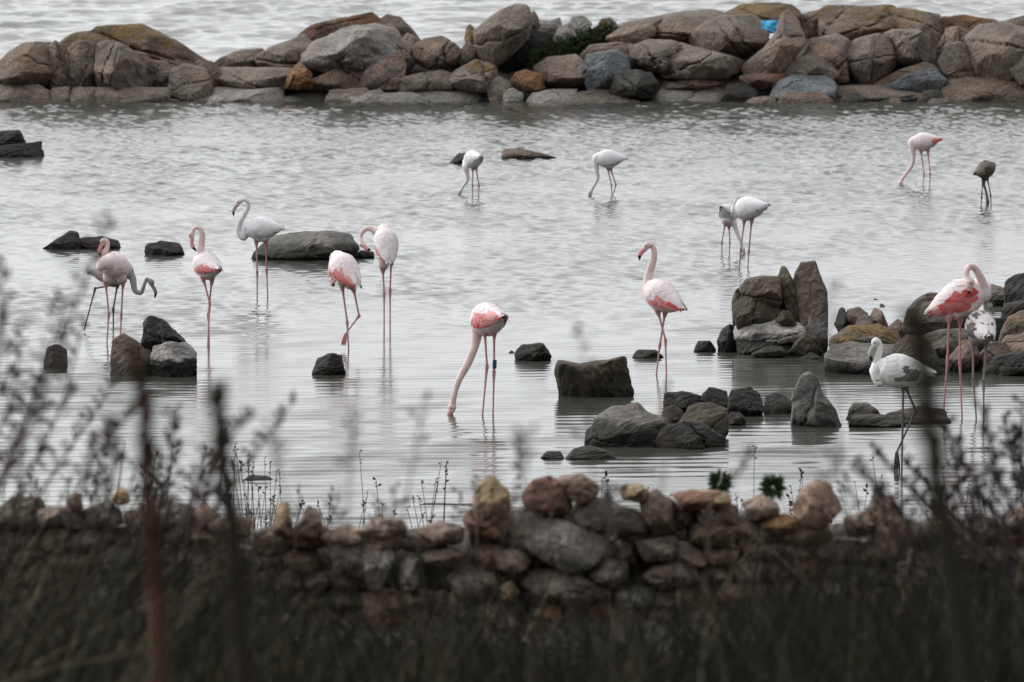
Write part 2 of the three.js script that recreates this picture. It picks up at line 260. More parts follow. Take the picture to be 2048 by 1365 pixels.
// ---- the far ridge: [kind, label, class, metres behind its waterline, outline, options]
const RD = 133;
const ridge = [
  ['ledge', 'pale topped low ledge under the leftmost brown dome of the ridge', 'grey', 0, [0, 172, 70, 172, 95, 184, 102, 206, -20, 206, -20, 172], { wet: 1, n: 4 }],
  ['ledge', 'low ledge block left of the narrow second crack in the left hump', 'grey', 0, [102, 178, 135, 176, 138, 206, 100, 206], { wet: 1, n: 5 }],
  ['ledge', 'short ledge block between the two dark cracks of the left hump', 'grey', 0, [142, 177, 188, 177, 190, 206, 143, 206], { wet: 1, n: 5 }],
  ['ledge', 'long straight ledge at the foot of the wide grey slab', 'grey', 0, [194, 177, 330, 177, 334, 206, 194, 206], { wet: 1, n: 5 }],
  ['boulder', 'brown domed boulder at the left end of the ridge', 'brown', 0.9, [-15, 150, 8, 118, 22, 103, 40, 92, 75, 88, 100, 90, 104, 130, 104, 178, 60, 176, -15, 172], { T: 1.4, lichen: 0.75 }],
  ['boulder', 'narrow upright brown slab on the right side of the leftmost dome', 'brown', 0.8, [98, 92, 110, 87, 122, 96, 129, 120, 135, 178, 100, 178], { n: 3.5 }],
  ['boulder', 'narrow grey slab between two vertical black cracks in the left hump', 'grey', 0.8, [134, 98, 150, 87, 176, 85, 186, 92, 187, 135, 191, 180, 143, 182, 138, 150], { n: 3.6, tilt: 0.2 }],
  ['boulder', 'wide flat-faced grey slab in the middle of the left hump', 'grey', 0.7, [193, 92, 215, 85, 240, 91, 262, 106, 285, 135, 290, 180, 240, 182, 196, 181, 193, 130], { n: 3.8, tilt: 0.2, T: 1.2 }],
  ['boulder', 'brown angular block leaning against the wide grey slab', 'brown', 1.0, [258, 104, 292, 112, 306, 132, 302, 182, 268, 182, 262, 140], { n: 3 }],
  ['boulder', 'brown four-sided block under the long sloping top of the left hump', 'pink', 1.2, [300, 120, 330, 126, 358, 138, 350, 160, 335, 178, 294, 178], { n: 3.4 }],
  ['boulder', 'long lichen covered crest on top of the left hump', 'brown', 2.4, [130, 88, 165, 68, 190, 66, 196, 57, 230, 55, 280, 52, 320, 72, 360, 90, 400, 118, 440, 146, 446, 168, 400, 156, 330, 140, 240, 112, 180, 110, 136, 112], { T: 1.6, lichen: 0.12, c: [255, 100] }],
  ['boulder', 'rounded grey boulder with a square front near the right foot of the left hump', 'grey', 0.5, [343, 145, 368, 131, 408, 142, 422, 165, 425, 205, 345, 206, 337, 185], { wet: 1, n: 3, T: 1.0 }],
  ['boulder', 'brown sloping slab running down the right end of the left hump', 'brown', 1.2, [390, 118, 425, 126, 448, 150, 447, 180, 424, 178, 402, 150], {}],
  ['boulder', 'small pale round boulder at the waterline right of the left hump', 'pale', -0.1, [411, 207, 424, 190, 440, 191, 460, 207], { wet: 1 }],
  ['boulder', 'low flat grey rock in the saddle right of the left hump', 'grey', 2.2, [425, 130, 445, 115, 480, 101, 520, 100, 532, 120, 512, 136, 440, 138], {}],
  ['boulder', 'sloping grey rock rising to the brown crest', 'grey', 2.0, [512, 114, 545, 95, 580, 82, 606, 70, 622, 92, 608, 136, 530, 138], { T: 1.3 }],
  ['ledge', 'upper grey step in the saddle of the ridge', 'grey', 1.0, [440, 138, 575, 138, 577, 178, 440, 178], { n: 5, T: 0.9 }],
  ['ledge', 'lower pale step at the waterline in the saddle', 'pale', 0.2, [430, 177, 560, 177, 566, 206, 432, 206], { wet: 1, n: 4.5, T: 0.8 }],
  ['boulder', 'orange rusty pointed rock beside the pale slab', 'rust', 0.7, [562, 176, 574, 146, 600, 126, 622, 150, 622, 178], { rough: 0.2, T: 0.7 }],
  ['boulder', 'jagged brown crest block with a dark recess below it', 'red', 2.6, [600, 72, 625, 50, 660, 42, 700, 35, 738, 28, 754, 46, 746, 62, 690, 72, 640, 82, 616, 84], { rough: 0.2, lichen: 0.4 }],
  ['boulder', 'large pale grey sloping slab in the middle left of the ridge', 'pale', 1.4, [610, 156, 614, 112, 630, 85, 690, 61, 740, 54, 790, 65, 802, 90, 795, 112, 768, 130, 720, 140, 680, 140, 650, 156], { T: 1.7, tilt: 0.75, n: 2.3, facets: 9, rough: 0.17 }],
  ['boulder', 'brown shadowed rock under the large pale slab', 'brown', 0.8, [612, 166, 680, 136, 722, 126, 746, 134, 742, 172, 690, 182, 616, 182], { rough: 0.18 }],
  ['boulder', 'pinkish brown boulder between the pale slab and a black hollow', 'pink', 0.6, [716, 180, 736, 140, 768, 122, 796, 104, 812, 132, 800, 176], { rough: 0.16 }],
  ['boulder', 'rounded brown rock on the crest right of the jagged block', 'brown', 2.6, [752, 48, 775, 30, 800, 37, 822, 58, 842, 86, 825, 100, 796, 80, 764, 64], {}],
  ['boulder', 'grey rock with a yellow lichen spot beside the brown boulder', 'grey', 1.4, [790, 96, 814, 70, 840, 82, 834, 118, 816, 150, 796, 140], { lichen: 0.55 }],
  ['boulder', 'big brown boulder left of the tilted egg shaped boulder', 'brown', 1.3, [822, 115, 828, 95, 850, 80, 880, 75, 905, 87, 924, 106, 920, 132, 890, 146, 850, 134, 830, 124], { T: 1.2, lichen: 0.62 }],
  ['boulder', 'small grey wedge between the brown boulder and the tilted boulder', 'grey', 1.2, [916, 130, 921, 102, 935, 82, 949, 96, 954, 116, 940, 128], {}],
  ['boulder', 'yellow lichened finger of rock left of the tilted boulder', 'tan', 1.8, [929, 80, 933, 56, 941, 49, 951, 62, 950, 88, 938, 90], { rough: 0.08, lichen: 0.6 }],
  ['boulder', 'large tilted egg shaped boulder standing on its narrow end', 'grey', 1.3, [951, 62, 975, 42, 1000, 25, 1028, 12, 1052, 14, 1060, 40, 1052, 78, 1022, 108, 992, 132, 966, 116, 955, 92], { T: 1.2, n: 2.6, tilt: 0.1, rough: 0.06 }],
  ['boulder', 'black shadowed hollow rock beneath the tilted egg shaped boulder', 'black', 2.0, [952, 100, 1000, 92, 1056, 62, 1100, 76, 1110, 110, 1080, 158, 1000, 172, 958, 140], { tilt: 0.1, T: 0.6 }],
  ['boulder', 'low pale rock left of the rounded boulder under the tilted one', 'grey', 0.5, [796, 158, 850, 146, 880, 142, 906, 150, 902, 178, 800, 182], {}],
  ['boulder', 'rounded tan and grey boulder just under the tilted boulder', 'grey', 0.5, [892, 170, 914, 142, 950, 123, 985, 132, 992, 152, 972, 182, 898, 184], { T: 1.0, lichen: 0.35 }],
  ['ledge', 'slanted dark ledge block left of the middle waterline ledges', 'grey', 0.1, [648, 206, 660, 182, 730, 178, 738, 196, 700, 208], { wet: 1, n: 3.5 }],
  ['ledge', 'first slanted ledge slab from the left in the middle row', 'pale', 0, [672, 212, 700, 191, 758, 180, 770, 196, 752, 212], { wet: 1, n: 3.5 }],
  ['ledge', 'second slanted ledge slab from the left in the middle row', 'pale', -0.1, [748, 213, 770, 189, 820, 186, 856, 200, 846, 213], { wet: 1, n: 3.5 }],
  ['ledge', 'long pale ledge slab ending at the gap under the tilted boulder', 'pale', 0.15, [806, 190, 820, 181, 945, 178, 956, 188, 952, 212, 846, 212], { wet: 1, n: 4 }],
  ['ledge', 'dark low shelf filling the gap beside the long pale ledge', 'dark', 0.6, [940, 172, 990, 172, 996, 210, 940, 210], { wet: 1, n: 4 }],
  ['boulder', 'dark hollow faced rock at the gap under the tilted boulder', 'grey', 0, [976, 184, 984, 161, 1000, 155, 1020, 168, 1014, 206, 984, 206], { wet: 1 }],
  ['boulder', 'small pale round boulder at the left end of the right waterline ledges', 'pale', -0.2, [1004, 210, 1009, 184, 1025, 178, 1046, 188, 1044, 210], { wet: 1 }],
  ['boulder', 'small brown knob on the right shoulder of the tilted boulder', 'brown', 2.2, [1059, 56, 1060, 30, 1068, 22, 1077, 36, 1078, 58], {}],
  ['boulder', 'pale grey rock behind the right of the tilted boulder', 'pale', 2.4, [1064, 72, 1074, 40, 1100, 43, 1118, 37, 1124, 56, 1112, 80, 1080, 84], {}],
  ['boulder', 'pale rounded rock below the light round top stone', 'pale', 2.0, [1104, 84, 1120, 54, 1142, 46, 1154, 78, 1134, 96], {}],
  ['boulder', 'light grey round stone on the skyline of the ridge centre', 'pale', 2.6, [1134, 64, 1145, 36, 1165, 33, 1182, 46, 1177, 72, 1150, 78], {}],
  ['boulder', 'small dark topped rock on the skyline behind the green scrub', 'grey', 2.9, [1192, 58, 1204, 39, 1222, 37, 1238, 54, 1234, 72, 1198, 74], { lichen: 0.5 }],
  ['boulder', 'flat pointed grey slab right of the green scrub', 'grey', 1.9, [1214, 76, 1240, 58, 1300, 49, 1312, 62, 1286, 90, 1230, 92], { tilt: 0.5 }],
  ['boulder', 'broad smooth grey crest rock in the ridge centre', 'grey', 2.6, [1238, 52, 1310, 36, 1370, 25, 1420, 21, 1452, 32, 1444, 70, 1400, 94, 1330, 94, 1290, 80], { T: 1.6, rough: 0.06 }],
  ['boulder', 'pinkish low rock above the blocky blue grey boulder', 'pink', 1.5, [1160, 116, 1180, 92, 1230, 86, 1264, 90, 1262, 112, 1204, 122], {}],
  ['boulder', 'long brown block left of the blue grey boulder', 'pink', 0.9, [1072, 134, 1098, 118, 1150, 112, 1174, 132, 1174, 172, 1080, 176], { T: 1.1, n: 3 }],
  ['boulder', 'orange brown low rock at the left foot of the long brown block', 'rust', 0.5, [1012, 176, 1030, 150, 1052, 140, 1078, 150, 1090, 176, 1040, 188], { rough: 0.14 }],
  ['boulder', 'blocky blue grey boulder with a white speckled top', 'blue', 0.6, [1168, 150, 1176, 112, 1230, 104, 1258, 115, 1257, 148, 1234, 172, 1180, 182], { T: 1.0, n: 3.2 }],
  ['boulder', 'dark rounded boulder right below the blue grey block', 'dark', 0.2, [1216, 190, 1234, 152, 1270, 142, 1302, 148, 1318, 178, 1296, 196], { T: 0.9 }],
  ['boulder', 'grey flat topped rock right of the blue grey block', 'grey', 1.3, [1262, 96, 1300, 82, 1340, 84, 1378, 94, 1370, 134, 1310, 142, 1262, 136], { n: 3.6, T: 1.2, tilt: 0.45 }],
  ['ledge', 'pale slanted ledge slab, first of the right waterline row', 'pale', -0.1, [1044, 212, 1066, 188, 1100, 181, 1150, 181, 1140, 204, 1090, 212], { wet: 1, n: 3.4 }],
  ['ledge', 'narrow slanted ledge slab, second of the right waterline row', 'grey', -0.1, [1126, 213, 1148, 188, 1200, 180, 1232, 186, 1210, 204, 1170, 213], { wet: 1, n: 3.2 }],
  ['ledge', 'small rounded ledge slab in front of the dark boulder', 'grey', -0.2, [1168, 214, 1200, 195, 1246, 191, 1284, 208, 1270, 214], { wet: 1 }],
  ['ledge', 'long pale shelf in the centre right of the waterline', 'pale', 0.3, [1286, 186, 1320, 177, 1450, 176, 1458, 200, 1400, 210, 1296, 210], { wet: 1, n: 3.8, T: 0.9 }],
  ['ledge', 'pinkish upper shelf above the long pale shelf', 'pink', 1.0, [1330, 152, 1400, 148, 1456, 150, 1450, 176, 1332, 180], { n: 4, T: 0.8 }],
  ['boulder', 'broad low grey rock in front of the smooth giant boulder', 'grey', 1.1, [1330, 102, 1380, 95, 1430, 104, 1484, 122, 1496, 142, 1440, 154, 1330, 154], { T: 1.3, n: 3 }],
  ['boulder', 'smooth giant grey boulder left of the blue scrap', 'grey', 1.8, [1384, 68, 1416, 46, 1446, 34, 1500, 33, 1536, 56, 1530, 86, 1492, 112, 1420, 112, 1386, 96], { T: 1.5, rough: 0.05, n: 2.6, tilt: 0.15 }],
  ['boulder', 'long lichen topped crest rock above the blue scrap', 'brown', 3.2, [1450, 30, 1490, 11, 1550, 8, 1580, 12, 1596, 28, 1584, 62, 1500, 64], { lichen: 0.08, T: 1.4 }],
  ['boulder', 'leaning tan pointed rock right of the blue scrap', 'pink', 1.0, [1486, 132, 1530, 97, 1554, 66, 1564, 32, 1580, 25, 1596, 46, 1608, 88, 1584, 116, 1560, 152, 1494, 154], { T: 0.9, c: [1560, 100], n: 2.4 }],
  ['boulder', 'brown rear block between the pointed rock and the long crest', 'brown', 3.2, [1592, 34, 1640, 22, 1656, 78, 1622, 98, 1598, 80], { n: 3 }],
  ['boulder', 'dark grey rounded rock in front of the pale tan block', 'grey', 0.7, [1556, 154, 1580, 125, 1620, 110, 1656, 120, 1674, 152, 1640, 172, 1580, 172], {}],
  ['boulder', 'pale tan upright block right of the leaning pointed rock', 'pink', 1.2, [1612, 112, 1628, 80, 1678, 72, 1697, 84, 1694, 160, 1650, 164, 1630, 130], { T: 1.0, n: 3 }],
  ['boulder', 'reddish undercut rock beneath the leaning pointed rock', 'red', 0.5, [1478, 152, 1520, 148, 1574, 148, 1566, 168, 1524, 178, 1492, 166], { n: 2.3 }],
  ['boulder', 'blue grey humped boulder near the waterline right of centre', 'blue', -0.1, [1538, 196, 1556, 168, 1590, 154, 1650, 156, 1668, 172, 1662, 198, 1610, 206, 1550, 206], { wet: 1, T: 0.9 }],
  ['boulder', 'dark rock at the waterline left of the blue grey hump', 'dark', 0.1, [1436, 208, 1458, 170, 1500, 170, 1516, 190, 1500, 210], { wet: 1 }],
  ['boulder', 'small low rock in front left of the blue grey hump', 'grey', -0.3, [1478, 213, 1506, 196, 1548, 193, 1552, 213], { wet: 1 }],
  ['boulder', 'pinkish low rock in front of the blue grey hump', 'brown', -0.4, [1554, 213, 1568, 189, 1640, 186, 1668, 206, 1650, 213], { wet: 1 }],
  ['ledge', 'long grey shelf at the waterline under the right boulders', 'grey', 0.3, [1664, 174, 1760, 172, 1880, 173, 1884, 204, 1668, 206], { wet: 1, n: 4.2, T: 0.9 }],
  ['boulder', 'long lichen topped crest block right of the rear brown block', 'brown', 3.0, [1640, 24, 1660, 13, 1740, 16, 1780, 13, 1802, 30, 1794, 76, 1700, 92, 1645, 84], { lichen: 0.3, T: 1.4, n: 3 }],
  ['boulder', 'brown crest block in the middle of the right skyline', 'brown', 3.0, [1778, 18, 1830, 22, 1880, 32, 1884, 94, 1800, 92, 1776, 72], { n: 3.4, lichen: 0.5, T: 1.4 }],
  ['boulder', 'orange streaked crest block left of the far right boulder', 'rust', 3.0, [1883, 36, 1930, 32, 1990, 42, 2006, 60, 1950, 86, 1886, 92], { n: 3 }],
  ['boulder', 'grey boulder with a shadowed left edge under the right crest', 'grey', 1.2, [1694, 97, 1720, 82, 1758, 70, 1776, 76, 1794, 128, 1772, 152, 1742, 168, 1712, 172, 1696, 142], { T: 1.1, n: 3 }],
  ['boulder', 'square smooth grey boulder in the middle of the right group', 'grey', 1.5, [1774, 70, 1790, 62, 1840, 63, 1859, 76, 1857, 122, 1836, 134, 1800, 134], { T: 1.1, n: 3.6 }],
  ['boulder', 'knobbly tan edged rock standing behind the right group', 'pink', 1.7, [1876, 100, 1894, 60, 1920, 54, 1940, 66, 1938, 104, 1896, 124, 1874, 138], {}],
  ['boulder', 'dark grey upright boulder in front of the knobbly rock', 'grey', 1.0, [1878, 126, 1895, 90, 1928, 88, 1944, 108, 1948, 164, 1906, 168, 1890, 150], { n: 3.2 }],
  ['boulder', 'largest grey boulder at the right edge of the ridge', 'grey', 1.1, [1940, 78, 1968, 54, 2010, 49, 2048, 58, 2090, 70, 2090, 160, 1956, 162, 1946, 122], { T: 1.4, n: 3.4, rough: 0.07 }],
  ['boulder', 'brown rock on the skyline above the right edge boulder', 'brown', 2.6, [2000, 60, 2012, 44, 2048, 33, 2090, 36, 2090, 76, 2020, 76], {}],
  ['boulder', 'dark angular wedge leaning at the right frame edge', 'grey', 0.4, [2018, 134, 2048, 110, 2090, 100, 2090, 168, 2040, 166], {}],
  ['boulder', 'long low brown rock below the square smooth boulder', 'brown', 0.9, [1742, 172, 1800, 142, 1850, 125, 1872, 138, 1888, 172, 1850, 180], {}],
  ['boulder', 'blue grey low rock lying on the right shelf', 'blue', 0.6, [1772, 178, 1820, 148, 1868, 138, 1894, 162, 1880, 182], {}],
  ['ledge', 'rough brown rubble ledge at the right end of the waterline', 'brown', 0.2, [1876, 172, 1900, 160, 2090, 158, 2090, 202, 1880, 204], { wet: 1, n: 3.6, rough: 0.3, facets: 12 }],
  ['boulder', 'small dark boulder in front of the right shelf', 'dark', -0.3, [1676, 212, 1690, 190, 1712, 184, 1726, 196, 1730, 212], { wet: 1 }],
  ['boulder', 'small brown stone right of the dark boulder on the waterline', 'brown', -0.3, [1768, 213, 1784, 195, 1800, 199, 1808, 213], { wet: 1 }],
  ['boulder', 'low dark pair-like stone in front of the rubble ledge', 'dark', -0.3, [1826, 210, 1850, 184, 1880, 178, 1896, 206, 1870, 212], { wet: 1 }],
  ['boulder', 'flat grey stone at the very front of the rubble ledge', 'grey', -0.5, [1846, 213, 1866, 198, 1896, 197, 1906, 210], { wet: 1 }],
];
for (const [name, label, cls, b, flat, o] of ridge) {
  const rest = { rough: 0.1, facets: 10, cracks: name === 'ledge' ? 1 : rnd() < 0.5 ? 1 : 2, tilt: name === 'ledge' ? 1.15 : undefined, sharp: (o.n || 0) > 3.3, ...o }; rest.D = RD + b * 1.5; rest.mat = cls === 'dark' ? wetMat : ridgeMat; rest.cs = 0.8; rest.val = 0.98; rest.grow = rest.grow || 1.1;
  rock(name, label, flat, cls, rest);
}
{ // the bedrock they stand on
  const top = [[-200, 160], [0, 150], [130, 112], [250, 92], [400, 142], [440, 146], [520, 132], [620, 104], [700, 82], [820, 104], [900, 122], [960, 112], [1010, 112], [1050, 104], [1090, 92], [1200, 88], [1400, 76], [1600, 78], [1900, 84], [2250, 84]];
  const ty = x => { for (let i = 0; i < top.length - 1; i++) if (x <= top[i + 1][0]) return lerp(top[i][1], top[i + 1][1], (x - top[i][0]) / (top[i + 1][0] - top[i][0])); return 84; };
  const pos = [], idx = [], col = [], nx = 220, prof = [[-0.3, -0.25], [0.2, 0.02], [0.8, 0.16], [1.6, 0.45], [2.4, 0.72], [3.2, 0.93], [4.2, 1], [6.5, 0.98], [8, 0.6], [9.5, 0.1], [10.5, -0.4]];
  for (const [b, k] of prof) for (let i = 0; i <= nx; i++) {
    const px = -150 + 2350 * i / nx, h = P(px, ty(px), RD + 4).y, p = P(px, 205, RD + 0.4 + b), n = fbm(p.x * 0.9, p.z * 0.9, 2, 4);
    pos.push(p.x, Math.max(-0.5, h * k + n * 0.35), p.z); const c = 0.75 + n; col.push(0.11 * c, 0.098 * c, 0.085 * c);
  }
  for (let j = 0; j < prof.length - 1; j++) for (let i = 0; i < nx; i++) { const a = j * (nx + 1) + i; idx.push(a, a + 1, a + nx + 1, a + 1, a + nx + 2, a + nx + 1); }
  tag(mesh('bedrock', geo(pos, idx, col), new THREE.MeshStandardMaterial({ vertexColors: true, roughness: 1 })), 'dark granite bedrock under the boulders of the far ridge', null, null, 'structure');
}
{ // crumpled blue scrap between boulders
  const g = new THREE.PlaneGeometry(0.46, 0.34, 14, 10), p = g.attributes.position;
  for (let i = 0; i < p.count; i++) { const x = p.getX(i), y = p.getY(i), w = x < 0 ? clamp((y + 0.02) / 0.2 + (x + 0.23) * 3) : 1; p.setXYZ(i, x + (y < 0 ? 0.1 * -y / 0.17 * (x < 0.05 ? 1 : 0.2) : 0), y * (y < 0 ? lerp(0.35, 1, clamp((x + 0.18) / 0.2)) : 0.85), 0.16 * fbm(x * 5, y * 5, 2, 3) - y * 0.3); }
  g.computeVertexNormals();
  const m = mesh('tarpaulin', g, new THREE.MeshStandardMaterial({ color: new THREE.Color().setRGB(0.09, 0.52, 0.92), roughness: 0.5, side: THREE.DoubleSide }));
  m.position.copy(P(1543, 54, RD + 2.1)); tag(m, 'bright blue plastic scrap wedged between boulders on the far ridge', 'tarpaulin');
}

